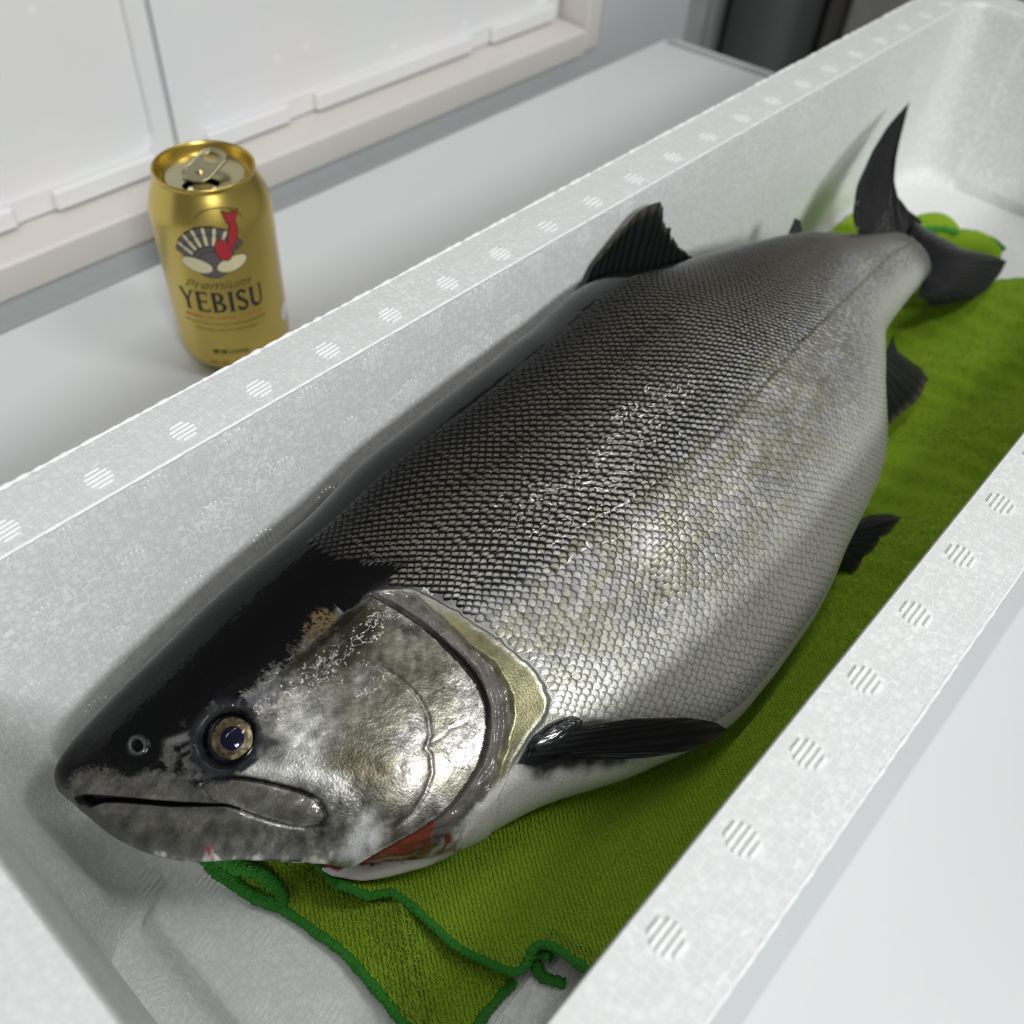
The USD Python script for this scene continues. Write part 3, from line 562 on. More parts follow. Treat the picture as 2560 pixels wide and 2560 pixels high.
    w = smooth01((gw + 0.0012 - np.abs(d_op)) / 0.0016) * (d_op > -0.0002) * smooth01((0.019 - h) / 0.004)
    mc = np.array([0.125, 0.120, 0.108]) * (0.45 + 1.1 * n2[..., None]) * np.ones(3)
    mc = mixc(mc, (0.22, 0.165, 0.15), 0.5 * np.exp(-(((X - 0.139) / 0.004) ** 2 + ((h + 0.020) / 0.013) ** 2)))
    mc = mixc(mc, (0.012, 0.010, 0.010), w * 0.9)
    cc = np.array([0.185, 0.172, 0.098]) * (0.55 + 0.9 * n2[..., None]) * np.ones(3); cc = mixc(cc, (0.30, 0.30, 0.27), smooth01((h + 0.005) / 0.012) * 0.7); cc = mixc(cc, (0.40, 0.395, 0.36), 0.7 * smooth01((0.0035 + d_cl) / 0.003) * (0.4 + n2))
    incl = (d_me > 0) & (d_cl < 0); inme = (d_op > 0) & (d_me <= 0)
    top_f = smooth01((0.0235 - h) / 0.004)
    wc = smooth01(-d_cl / 0.0014) * (d_me > 0) * top_f; col = mixc(col, cc, wc); met = met * (1 - wc) + 0.55 * wc
    wb = smooth01((-0.052 - h) / 0.003) * (d_op > 0) * smooth01((0.16 - X) / 0.01)
    col = mixc(col, (0.68, 0.67, 0.63), wb); met *= 1 - wb
    wm = inme * top_f; wm = wm * (1 - 0.9 * smooth01((-0.0535 - h + 0.003 * (n2 - .5)) / 0.002)); col = mixc(col, mc, wm.astype(float)); met *= 1 - wm
    red = (d_op > 0) * smooth01((0.1060 - X + 0.03 * (n2 - .5)) / 0.012) * smooth01((-0.036 - h) / 0.003); col = mixc(col, (0.17, 0.038, 0.022), red); met *= 1 - red
    col = mixc(col, hc, head); met = met * (1 - head) + hm * head
    # black nape behind the head, free of scales
    nape = smooth01((0.150 + 0.012 * (n1 - .5) - X) / 0.010) * smooth01((h - 0.0225 + 0.006 * (n2 - .5)) / 0.002) * (X > 0.12); col = mixc(col, BLACKISH, nape); met *= 1 - nape
    # pectoral root and the dark blotch below the fin
    for poly, fz in ((PECT, 0.0008), (BLOT, 0.0060)):
        d = np.where(inside(X, h, poly), -1, 1) * pdist(X, h, poly, True); w = smooth01((-d + fz * 0.3 + fz * (n1 - 0.5) * 2.4) / fz); col = mixc(col, (0.008, 0.0085, 0.010), w * 0.97); met *= 1 - w
    # ---- relief
    fade = top_f * smooth01((X - 0.066) / 0.015)
    disp += np.where(d_op < 0, 0.0024 * np.exp(d_op / 0.020), np.where(d_op < 0.0022, -0.0024 * smooth01((0.0030 - d_op) / 0.0016), 0)) * fade
    fold = np.sin((d_op - 0.3 * d_me) * 2600 + 7 * fbm(q * [1, 0.45, 1], 150.0, 3, 57))
    disp += np.where(inme, -0.0004 + 0.00030 * fold + 0.0008 * (n2 - 0.5), 0) * fade + 0.0009 * wc * smooth01((d_me) / 0.0016) + 0.0006 * np.exp(-((d_cl + 0.0004) / 0.0009) ** 2) * wc
    d_po = sdist(X, h, PREOP, [(75, -33), (60, 0), (80, 10)])
    disp += (-0.00032 * np.exp(-(d_po / 0.0007) ** 2) + np.where(d_po < 0, 0.0009 * (1 - np.exp(d_po / 0.004)) * np.exp(-(d_po / 0.013) ** 2) * smooth01((0.001 - h) / 0.006), 0)) * smooth01((X - 0.086) / 0.008)
    d_su = pdist(X, h, [(112.5, -28.2), (116.7, -29.4), (120.8, -29.5), (126.5, -31.6)]); disp += -0.00014 * np.exp(-(d_su / 0.0005) ** 2)
    disp += np.where(d_ma < 0, 0.0014 * (1 - np.exp(d_ma / 0.0024)) * smooth01((X - 0.056) / 0.018) + 0.0004 * (n4 - 0.5), -0.0011 * np.exp(-(d_ma / 0.0008) ** 2) * smooth01((X - 0.052) / 0.004))
    disp += np.where(gap, -0.003 * smooth01(d_gp / 0.0006), 0.0005 * np.exp(-(d_gp / 0.0012) ** 2))
    disp += 0.0002 * np.exp(-((rE - EYER / 1000 - 0.0010) / 0.0014) ** 2) - 0.0038 * smooth01((EYER / 1000 - rE) / 0.0022)
    rN = np.hypot((X - NOS[0] / 1000) * 1.1, h - NOS[1] / 1000)
    disp += 0.0010 * np.exp(-((rN - 0.0026) / 0.0007) ** 2) - 0.0022 * smooth01((0.0021 - rN) / 0.0008)
    nos_ring = np.exp(-((rN - 0.0026) / 0.0006) ** 2); col = mixc(col, (0.06, 0.062, 0.064), 0.8 * nos_ring)
    disp += 0.00035 * (n1 - 0.5) * head + 0.00010 * (n3 - 0.5) * head
    disp += 0.0003 * np.exp(-(((X - 0.098) / 0.012) ** 2 + ((h + 0.012) / 0.016) ** 2)) * head
    # lateral line
    d_ll = pdist(X, h, LATL); disp += -0.00025 * np.exp(-(d_ll / 0.0008) ** 2) * (d_cl > 0)
    # a shallow crease in the flank
    disp += -0.0011 * np.exp(-(((X - 0.205 - 0.3 * (h + 0.045)) / 0.008) ** 2)) * np.exp(-(((h + 0.045) / 0.016) ** 2)) * (d_cl > 0)
    disp += 0.0016 * (fbm(q, 28.0, 2, 31) - 0.5) * smooth01((X - 0.16) / 0.03)
    # the right side is plain
    if np.any(~L):
        r_ = ~L; disp = np.where(r_, 0, disp)
    return col, np.clip(met, 0, 1), disp

def fish_material(name, rough, coat, wet, grain):
    return mat(name, {'c': ('attribute', {'attribute': 'pigment'}), 'm': ('attribute', {'attribute': 'silver'}), 'g': ('geometry', {}),
        'n': ('noise_texture', {'scale': 1500.0, 'detail': 3.0}), 'nr': ('map_range', {'from_min': 0.3, 'from_max': 0.7, 'to_min': 0.72, 'to_max': 1.2}),
        'x': ('mix', {'mix_type': 'multiply', 'fac': grain}), 'w': ('noise_texture', {'scale': 105.0, 'detail': 2.2, 'distortion': 0.8}),
        'bw': ('bump', {'strength': wet, 'distance': 0.0016}), 'bs': ('bump', {'strength': 0.35, 'distance': 0.00035}),
        'p': ('principled_bsdf', {'roughness': rough, 'coat_weight': coat, 'coat_roughness': 0.03, 'coat_ior': 1.33, 'specular_ior_level': 0.05})},
        [('c.color', 'x.color1'), ('n.fac', 'nr.value'), ('nr.result', 'x.color2'), ('x.color', 'p.base_color'), ('m.fac', 'p.metallic'), ('g.position', 'n.vector'), ('g.position', 'w.vector'),
         ('w.fac', 'bw.height'), ('n.fac', 'bs.height'), ('bs.normal', 'p.normal'), ('bw.normal', 'p.coat_normal')])
M['skin'] = fish_material('fish_skin', 0.36, 0.6, 0.13, 0.85)
M['scale'] = fish_material('fish_scale', 0.40, 0.6, 0.25, 0.65)
FO = np.array([0.29, 0.125, 0.03])
fish = empty('salmon', 'large silver salmon with a black back lying on its side on the green towel', 'fish', loc=FO)
xs = np.r_[0.0224 + 0.1356 * np.linspace(0, 1, 470) ** 1.12, np.linspace(0.158, 0.553, 290)[1:]]
# left flank spaced by arc, right flank coarse
tl_ = np.linspace(0, np.pi, 400); tr_ = np.linspace(np.pi, 2 * np.pi, 70)[1:-1]
T_all = np.r_[tl_, tr_]; side = np.where(T_all <= np.pi + 1e-9, 1.0, -1.0)
XX, TT = np.meshgrid(xs, T_all, indexing='ij'); SS = np.broadcast_to(side, XX.shape)
Pb, Hb = base_pt(XX, TT, 1.0); Pb = np.where((SS > 0)[..., None], Pb, base_pt(XX, 2 * np.pi - TT, -0.9)[0])
col, met, disp = paint(XX, Hb, SS)
Fb = grid_faces(len(xs), len(T_all), True)
Vb = Pb.reshape(-1, 3); Nb = vnormals(Vb, Fb)
if (Nb.reshape(Pb.shape)[300, 200] @ nv) < 0: Fb = Fb[:, ::-1]; Nb = -Nb
Vb = Vb + Nb * disp.reshape(-1, 1)
k = len(Vb); j = np.arange(len(T_all)); j2 = (j + 1) % len(T_all); e = (len(xs) - 1) * len(T_all)
Vb = np.vstack([Vb, Pb[0].mean(0)[None] - [0.0003, 0, 0], Pb[-1].mean(0)[None] + [0.004, 0, 0]])
capa = np.stack([np.full(len(j), k), j, j2], 1); capb = np.stack([np.full(len(j), k + 1), e + j2, e + j], 1)
fn = np.cross(Vb[Fb[0, 1]] - Vb[Fb[0, 0]], Vb[Fb[0, 2]] - Vb[Fb[0, 0]])
ca = np.cross(Vb[capa[:, 1]] - Vb[k], Vb[capa[:, 2]] - Vb[k]).sum(0)
if ca[0] > 0: capa = capa[:, ::-1]; capb = capb[:, ::-1]
colf = np.vstack([col.reshape(-1, 3), BLACKISH[None], [[0.1, 0.1, 0.1]]]); metf = np.r_[met.ravel(), 0, 0]
obj('body', (Vb, np.vstack([Fb, capa, capb])), M['skin'], fish, smooth=True, origin=FO, prim={'pigment': colf, 'silver': metf})

# ---- scales: overlapping plates in staggered rows
gx = np.linspace(0.115, 0.562, 300); gt = np.linspace(0.02, np.pi - 0.02, 260)
GX, GT = np.meshgrid(gx, gt, indexing='ij'); GP, GH = base_pt(GX, GT)
arc = np.concatenate([np.zeros((len(gx), 1)), np.cumsum(np.linalg.norm(np.diff(GP, axis=1), axis=2), axis=1)], 1)
girth = PC(gx, arc[:, -1])
NR = 118; A0 = 0.0039
sx, st, rs = [], [], []
for r_ in range(NR):
    x = 0.118 + (A0 / 2 if r_ % 2 else 0)
    frac = (r_ + 0.5) / NR
    while x < 0.548:
        i = min(np.searchsorted(gx, x), len(gx) - 1)
        th_ = np.interp(frac * arc[i, -1], arc[i], gt)
        sx.append(x); st.append(th_); rs.append(arc[i, -1] / NR)
        x += A0 * (1.0 if x < 0.3 else 1.0 - 0.32 * min(1, (x - 0.3) / 0.22)) * (0.86 if x < 0.16 else 1.0)
sx = np.array(sx); st = np.array(st); rs = np.array(rs)
jx = rng.normal(0, 0.00022, len(sx)); sx = sx + jx
sP, sH = base_pt(sx, st)
d_cl = sdist(sx, sH, CLEI, [(100, -90), (-20, -90), (-20, 120), (130, 120)])
t_s = (sH - fL(sx)) / (fU(sx) - fL(sx))
keep = (d_cl > 0.0012) & (t_s < 0.90) & (t_s > 0.035) & ~((sH > 0.0215) & (sx < np.interp(sH, [0.0215, 0.028, 0.042, 0.053], [0.1455, 0.1400, 0.1305, 0.1285])))
keep &= ~(inside(sx, sH, PECT) | inside(sx, sH, BLOT)) & ~((sH < -0.049) & (sx < 0.150 - 0.9 * (sH + 0.049)))
sx, st, sP, sH, t_s, rs = (a[keep] for a in (sx, st, sP, sH, t_s, rs))
_, _, sD = paint(sx, sH, np.ones(len(sx)))
e_ = 2e-4
ax = base_pt(sx + e_, st)[0] - base_pt(sx - e_, st)[0]; ax /= np.linalg.norm(ax, axis=1, keepdims=True)
bt = base_pt(sx, st + 2e-3)[0] - base_pt(sx, st - 2e-3)[0]; bt -= ax * (bt * ax).sum(1, keepdims=True); bt /= np.linalg.norm(bt, axis=1, keepdims=True)
sn_ = np.cross(ax, bt); sn_[(sn_ @ nv < 0) & (np.abs(np.sin(st)) > 0.2)] *= -1
cen = sP + sn_ * sD[:, None]
ps = np.array([-1.0, -0.45, 0.0, 0.35, 0.62, 0.84, 1.0]); qs = np.array([-1, -0.62, -0.25, 0.25, 0.62, 1.0])
PP, QQ = np.meshgrid(ps, qs, indexing='ij')
Rr = np.sqrt(PP ** 2 + QQ ** 2); sq_ = np.maximum(np.abs(PP), np.abs(QQ)) / np.maximum(Rr, 1e-9)
mixr = 0.72; PD = PP * (1 - mixr + mixr * sq_); QD = QQ * (1 - mixr + mixr * sq_)
LH = A0 * (1 - 0.3 * np.clip((sx - 0.3) / 0.22, 0, 1)) * np.where(sx < 0.16, 0.88, 1.0) * 0.80; WH = np.clip(rs * 1.12, 0.0009, 0.0030)
tiltr = rng.normal(0, 0.05, len(sx)); rough_h = 0.00010 * np.clip(1.2 - 1.3 * np.abs(t_s - 0.55), 0.35, 1)
lift = 0.00044 * np.clip(0.55 + 0.9 * t_s, 0.65, 1.0)
height = (-0.00025 + (lift[:, None, None] + 0.00025) * (0.5 + 0.5 * PD)[None] ** 1.0) - rough_h[:, None, None] * 2.0 * (QD ** 2)[None] * 1.6 + 0.00012 * (1 - PD ** 2)[None]
height = height - 0.00035 * smooth01((PD - 0.80) / 0.2)[None]
SV = cen[:, None, None] + ax[:, None, None] * (PD[None, :, :, None] * LH[:, None, None, None]) + bt[:, None, None] * ((QD[None] * (WH[:, None, None]) + tiltr[:, None, None] * LH[:, None, None] * PD[None]))[..., None] + sn_[:, None, None] * height[..., None]
# pigment of each scale
n1s = fbm(np.c_[sx, sH, 0 * sx], 60.0, 3, 41); n2s = fbm(np.c_[sx * 0.6, sH * 1.6, 0 * sx], 130.0, 3, 42); rnd = rng.random(len(sx))
silver = np.array([0.40, 0.395, 0.360]) * (0.68 + 0.62 * rnd[:, None] ** 1.3) * (0.75 + 0.5 * n1s[:, None])
silver = mixc(silver, (0.27, 0.262, 0.175), 0.5 * smooth01((n2s - 0.47) / 0.12) * smooth01((0.75 - t_s) / 0.2) * smooth01((0.40 - sx) / 0.08))
silver = mixc(silver, (0.35, 0.345, 0.38), 0.4 * smooth01((0.45 - n2s) / 0.1) * smooth01((0.7 - t_s) / 0.2))
silver = mixc(silver, (0.66, 0.655, 0.60), 0.85 * smooth01((0.33 - t_s) / 0.22))
silver = mixc(silver, (0.21, 0.19, 0.152), smooth01((t_s - 0.50) / 0.16)); silver = mixc(silver, (0.13, 0.116, 0.093), smooth01((t_s - 0.66) / 0.12))
silver = mixc(silver, (0.05, 0.05, 0.048), smooth01((t_s - 0.78) / 0.10) * 0.9)
fade_n = smooth01((sx - np.interp(sH, [0.0215, 0.028, 0.042, 0.053], [0.1435, 0.1380, 0.1285, 0.1265]) + 0.004 * (n2s - 0.5)) / 0.010)
silver = np.where((sH > 0.0215)[:, None], mixc(np.ones_like(silver) * 0.03, silver, fade_n), silver)
tail = smooth01((sx - 0.43) / 0.10)
silver = mixc(silver, (0.06, 0.06, 0.055), 0.8 * smooth01((sx - 0.522) / 0.025))
dk = smooth01((t_s + 0.05 * (n1s - 0.5) - 0.34) / 0.24) * (1 - 0.25 * tail)
# the bright centre narrows to a dash on the back
al = np.arctan2(rs * 0.9, A0 / 2)[:, None, None]
aa = (PD[None] - 0.32) * LH[:, None, None]; bb = QD[None] * WH[:, None, None]
ua = aa * np.cos(al) + bb * np.sin(al); ub = -aa * np.sin(al) + bb * np.cos(al)
rr = np.sqrt((ua / (0.00205 - 0.00035 * dk[:, None, None])) ** 2 + (ub / (0.00190 - 0.00105 * dk[:, None, None])) ** 2) * (0.0022 / np.maximum(WH[:, None, None], 0.0010)) ** 0.5
core = 1 - smooth01((rr - 0.60) / 0.40)
edge = mixc(silver * 0.30, BLACKISH, smooth01(dk * 1.25))
edge = mixc(edge, silver * 0.46, smooth01((0.30 - t_s) / 0.15))
ll = np.exp(-(pdist(sx, sH, LATL) / 0.0011) ** 2); silver = mixc(silver, (0.14, 0.12, 0.075), 0.7 * ll * (0.35 + 0.65 * smooth01((sx - 0.20) / 0.1)))
sc = edge[:, None, None] * (1 - core[..., None]) + silver[:, None, None] * core[..., None]
sc = sc * (1 - 0.55 * smooth01((0.1 - PD) / 0.5)[None, :, :, None] * dk[:, None, None, None])
sm = (0.45 * core * (1 - 0.25 * smooth01((0.2 - t_s) / 0.2))[:, None, None] + 0.35 * (1 - core) * (1 - dk)[:, None, None])
ng = len(ps) * len(qs); gf = grid_faces(len(ps), len(qs))
flat = SV.reshape(len(sx), ng, 3)
t0 = flat[0][gf[len(gf) // 2]]
if np.cross(t0[1] - t0[0], t0[2] - t0[0]) @ sn_[0] < 0: gf = gf[:, ::-1]
scf, smf = sc.reshape(len(sx), ng, 3), sm.reshape(len(sx), ng)
view = CP - cen; vd = np.linalg.norm(view, axis=1); big = WH * LH * np.clip((sn_ * view).sum(1) / vd, 0.0, 1) / vd ** 2
order = np.argsort(-big * (dk > 0.15)); first = order[:300]; rest = np.setdiff1d(np.arange(len(sx)), first)
rest = rest[(sn_[rest] * view[rest]).sum(1) / vd[rest] > -0.25]
for i in first:
    obj('scale', (flat[i], gf), M['scale'], fish, smooth=True, origin=FO, prim={'pigment': scf[i], 'silver': smf[i]})
obj('scales', (flat[rest].reshape(-1, 3), (gf[None] + (np.arange(len(rest)) * ng)[:, None, None]).reshape(-1, 3)), M['scale'], fish, smooth=True, origin=FO,
    prim={'pigment': scf[rest].reshape(-1, 3), 'silver': smf[rest].ravel()}, kind='stuff')

# ---- eye
def on_fish(Xm, hm):
    X = np.array([Xm / 1000]); lo, hi = 0.05, np.pi - 0.05
    for _ in range(50):
        m = (lo + hi) / 2
        if base_pt(X, np.array([m]))[1][0] * 1000 > hm: lo = m
        else: hi = m
    T = np.array([(lo + hi) / 2]); p_ = base_pt(X, T)[0][0]; n_ = base_nrm(X, T)[0]
    a_ = np.array([1.0, 0, 0]) - n_ * n_[0]; a_ /= np.linalg.norm(a_); b_ = np.cross(n_, a_)
    return p_, n_, a_, b_
eP, eN, eA, eB = on_fish(*EYE)
def disc_profile(prof, center, n=64, wob=0.0, seed=0):
    """lathe about the eye's axis; prof: (radius, height)"""
    prof = np.array(prof); a = np.arange(n) * 2 * np.pi / n; w_ = 1 + wob * (fbm(np.c_[np.cos(a), np.sin(a), 0 * a], 2.0, 2, seed) - 0.5)
    v = center + prof[:, None, :1] * w_[None, :, None] * (np.cos(a)[None, :, None] * eA + np.sin(a)[None, :, None] * eB) + prof[:, None, 1:] * eN
    f = grid_faces(len(prof), n, True)
    v = v.reshape(-1, 3)
    if (vnormals(v, f) @ eN).mean() < 0: f = f[:, ::-1]
    return v, f
def dome_prof(r, R, z0, n=14):
    rr_ = np.linspace(1e-5, r, n); return np.c_[rr_, z0 + np.sqrt(R * R - rr_ ** 2) - R]
M['eye_dark'] = mat('eye_black', {'p': ('principled_bsdf', {'base_color': (0.006, 0.007, 0.010), 'roughness': 0.18, 'coat_weight': 0.6, 'coat_roughness': 0.03})})
M['iris'] = mat('eye_gold', {'g': ('geometry', {}), 'n': ('noise_texture', {'scale': 420.0, 'detail': 4.0, 'distortion': 0.8}),
    'r': ('rgb_ramp', {'ramp': [(0.36, (0.018, 0.014, 0.008)), (0.46, (0.09, 0.066, 0.03)), (0.58, (0.21, 0.175, 0.085)), (0.74, (0.32, 0.28, 0.16))]}),
    'p': ('principled_bsdf', {'roughness': 0.35, 'metallic': 0.35})}, [('g.position', 'n.vector'), ('n.fac', 'r.fac'), ('r.color', 'p.base_color')])
M['iris_dark'] = plain('eye_brown', (0.085, 0.06, 0.028), 0.4, metal=0.2, nscale=600, namt=0.7)
M['iris_rim'] = plain('eye_copper', (0.34, 0.15, 0.07), 0.4, metal=0.3, nscale=500, namt=0.3)
M['pupil'] = mat('eye_pupil', {'p': ('principled_bsdf', {'base_color': (0.006, 0.007, 0.020), 'roughness': 0.35, 'specular_ior_level': 0.05})})
M['cornea'] = mat('eye_cornea', {'f': ('fresnel', {'IOR': 1.30}), 't': ('transparent_bsdf', {'color': (0.97, 0.97, 0.96)}), 'n': ('noise_texture', {'scale': 160.0, 'detail': 1.0}), 'g': ('geometry', {}),
    'b': ('bump', {'strength': 0.12, 'distance': 0.001}), 's': ('glossy_bsdf', {'color': (1, 1, 1), 'roughness': 0.02}), 'x': ('mix_closure', {})},
    [('g.position', 'n.vector'), ('n.fac', 'b.height'), ('b.normal', 's.normal'), ('f.fac', 'x.fac'), ('t.BSDF', 'x.closure1'), ('s.BSDF', 'x.closure2')], surface='x.closure')
iC = on_fish(*IRC)[0]
eye = obj('eye', disc_profile(dome_prof(0.0090, 0.013, -0.0006), eP), M['eye_dark'], fish, smooth=True, origin=FO)
def ringprof(r0, r1, z): 
    r_ = np.linspace(r0, r1, 8); s_ = np.sqrt(0.0125 ** 2 - r_ ** 2) - 0.0125
    return np.c_[r_, z + s_]
iZ = eP + (iC - eP) - eN * ((iC - eP) @ eN)
obj('iris', disc_profile(ringprof(0.0030, 0.0056, 0.0003), iZ, wob=0.10, seed=3), M['iris_dark'], eye, smooth=True, origin=FO)
obj('iris_ring', disc_profile(ringprof(0.0053, 0.0066, 0.00042), iZ, wob=0.12, seed=7), M['iris'], eye, smooth=True, origin=FO)
obj('pupil', disc_profile(dome_prof(0.0039, 0.011, 0.0005), iZ + eA * 0.0002 - eB * 0.0002, wob=0.06, seed=5), M['pupil'], eye, smooth=True, origin=FO)
obj('cornea', disc_profile(dome_prof(0.0086, 0.0118, 0.0013), eP), M['cornea'], eye, smooth=True, origin=FO)
nP, nN, nA, nB = on_fish(*NOS)
ang = np.linspace(0, 2 * np.pi, 33)
obj('nostril', tube(nP + nN * 0.0004 + np.outer(np.cos(ang) * 0.0022, nA) + np.outer(np.sin(ang) * 0.0029, nB), 0.0005, 8, False), plain('nostril_rim', (0.05, 0.053, 0.056), 0.25, coat=0.6), fish, smooth=True, origin=FO)

# ---- white throat and the red of the gill opening below the operculum
M['flesh'] = mat('throat_flesh', {'c': ('attribute', {'attribute': 'pigment'}), 'p': ('principled_bsdf', {'roughness': 0.4, 'coat_weight': 0.4, 'coat_roughness': 0.06})}, [('c.color', 'p.base_color')])
tc = resample(np.array([(72.5, 101, 41), (77, 96.5, 42), (84, 90.5, 43.5), (94, 85, 45.5), (106, 80, 48), (120, 77, 51), (135, 76, 55)]) / 1000, 0.0007)
tn_ = len(tc); ta = np.arange(40) * 2 * np.pi / 40; tr = np.interp(np.linspace(0, 1, tn_), [0, .05, .2, .5, .8, 1], [.0008, .003, .0062, .0098, .0125, .013])
tx = np.gradient(tc, axis=0); tx /= np.linalg.norm(tx, axis=1, keepdims=True); tb_ = np.cross(tx, [0, 0, 1.0]); tb_ /= np.linalg.norm(tb_, axis=1, keepdims=True); tu = np.cross(tb_, tx)
TV = tc[:, None] + tr[:, None, None] * (np.cos(ta)[None, :, None] * tb_[:, None] * 1.0 + np.sin(ta)[None, :, None] * tu[:, None] * 0.62)
tq = TV.reshape(-1, 3); tf = grid_faces(tn_, 40, True)
if ((vnormals(tq, tf)) * (tq - np.repeat(tc, 40, 0))).sum(1).mean() < 0: tf = tf[:, ::-1]
inner = (TV - tc[:, None])
sidec = (inner * tb_[:, None]).sum(-1) / np.maximum(tr[:, None], 1e-6)
nn_ = fbm(tq, 240.0, 4, 61).reshape(sidec.shape)
redm = smooth01((-sidec + 0.42 + 1.1 * (nn_ - 0.5)) / 0.12) * smooth01((0.112 - tc[:, None, 0] + 0.02 * (nn_ - .5)) / 0.006)
tcol = mixc(np.ones(sidec.shape + (3,)) * np.array([0.66, 0.63, 0.58]) * (0.85 + 0.3 * nn_[..., None]), (0.26, 0.055, 0.03), redm); tcol = mixc(tcol, (0.15, 0.008, 0.008), redm * smooth01((nn_ - 0.52) / 0.06) * 0.8)
obj('throat', (tq, tf), M['flesh'], fish, smooth=True, origin=FO, prim={'pigment': tcol.reshape(-1, 3)}, label='white throat with red showing at the gill opening')

# ---- fins
M['fin'] = mat('fin_black', {'c': ('attribute', {'attribute': 'pigment'}), 'g': ('geometry', {}), 'w': ('noise_texture', {'scale': 220.0, 'detail': 2.0}), 'bw': ('bump', {'strength': 0.35, 'distance': 0.001}),
    'p': ('principled_bsdf', {'roughness': 0.42, 'coat_weight': 0.35, 'coat_roughness': 0.06, 'specular_ior_level': 0.12}), 't': ('translucent_bsdf', {}), 'x': ('mix_closure', {'fac': 0.12})},
    [('c.color', 'p.base_color'), ('c.color', 't.color'), ('g.position', 'w.vector'), ('w.fac', 'bw.height'), ('bw.normal', 'p.coat_normal'), ('p.BSDF', 'x.closure1'), ('t.BSDF', 'x.closure2')], surface='x.closure')
def fin(name, base, tips, rays, thick, fray=0.0, seed=0, curve=(0, 0, 0), pale=0.0, label=None, tone=(0.010, 0.0105, 0.011), nu=70):
    """a fan of fin rays from a base line to a tip line, both traced as points"""
    na = rays * 8; s = np.linspace(0, 1, na)
    def along(L):
        L = np.array(L, float); d = np.r_[0, np.cumsum(np.linalg.norm(np.diff(L, axis=0), axis=1))]; d /= d[-1]
        return np.stack([np.interp(s, d, L[:, i]) for i in range(3)], 1)
    B, T = along(base), along(tips); w = np.linspace(0, 1, nu)
    r = np.random.default_rng(seed); jag = np.repeat(r.random(rays * 2), 4) * 0.6 + 0.4 * r.random(na); T = T - (T - B) * (fray * jag * smooth01((s - 0.40) / 0.25) )[:, None]
    G = B[:, None] * (1 - w)[None, :, None] + T[:, None] * w[None, :, None] + np.array(curve)[None, None] * (np.sin(w * np.pi))[None, :, None]
    n_ = np.cross(G[-1, nu // 2] - G[0, nu // 2], G[na // 2, -1] - G[na // 2, 0]); n_ /= np.linalg.norm(n_)
    ridge = 0.5 + 0.5 * np.cos(s * rays * 2 * np.pi + 2.0 * fbm(np.c_[s * 5, 0 * s, 0 * s], 1.0, 2, seed)); th = thick * (1 - 0.75 * w)[None] * (0.72 + 0.28 * ridge)[:, None]
    th = th * np.minimum(1, np.minimum(s, 1 - s) * 25 + 0.15)[:, None]
    G = G + n_ * (0.0006 * (fbm(np.stack([np.repeat(s[:, None], nu, 1) * 6, np.repeat(w[None], na, 0) * 3, 0 * G[..., 0]], -1), 1.0, 2, seed) - 0.5))[..., None]
    up_, dn = G + n_ * th[..., None] * 0.5, G - n_ * th[..., None] * 0.5
    f = grid_faces(na, nu); V_ = np.vstack([up_.reshape(-1, 3), dn.reshape(-1, 3)]); N = na * nu
    if np.cross(V_[f[0, 1]] - V_[f[0, 0]], V_[f[0, 2]] - V_[f[0, 0]]) @ n_ < 0: f = f[:, ::-1]
    idx = np.arange(N).reshape(na, nu); loop = np.concatenate([idx[0, :-1], idx[:-1, -1], idx[-1, :0:-1], idx[:0:-1, 0]]); l2 = np.roll(loop, -1)
    rim = np.concatenate([np.stack([loop, l2, l2 + N], 1), np.stack([loop, l2 + N, loop + N], 1)])
    F_ = np.vstack([f, f[:, ::-1] + N, rim])
    c = np.array(tone) * (0.5 + 0.9 * ridge)[:, None, None] * np.ones((na, nu, 3)); c = c + pale * (smooth01((w - 0.82) / 0.18)[None] * (0.4 + 0.6 * ridge)[:, None])[..., None] * np.array([0.14, 0.125, 0.09])
    return obj(name, (V_, F_), M['fin'], fish, smooth=True, origin=FO, prim={'pigment': np.vstack([c.reshape(-1, 3)] * 2)}, label=label)
fin('dorsal_fin', [(.331, .2025, .113), (.350, .200, .109), (.375, .194, .105), (.406, .1845, .101)],
    [(.339, .204, .123), (.353, .2035, .132), (.368, .2035, .1395), (.385, .200, .1435), (.3868, .196, .130), (.3895, .1945, .1275), (.3935, .1915, .119), (.4065, .1852, .1045)], 15, 0.0012, 0.22, 3, pale=0.6)
fin('adipose_fin', [(.479, .170, .092), (.491, .165, .091)], [(.490, .173, .1015), (.497, .172, .098)], 5, 0.0022, 0.05, 4, tone=(0.03, 0.031, 0.03), nu=24)
tail_base = [(.5365, .1505, .0835), (.548, .1435, .080), (.560, .136, .0765), (.563, .128, .0745), (.562, .122, .070)]
fin('tail_fin', tail_base, [(.5445, .158, .092), (.563, .170, .099), (.594, .179, .105), (.623, .185, .109), (.662, .190, .1125), (.655, .187, .110), (.634, .179, .105), (.612, .170, .0995), (.597, .162, .094), (.589, .152, .087), (.590, .142, .081), (.594, .132, .076)], 22, 0.0026, 0.04, 5, nu=90, tone=(0.014, 0.0145, 0.014), curve=(0.0, 0.004, 0.002), label='upper lobe of the tail fin standing against the box wall')
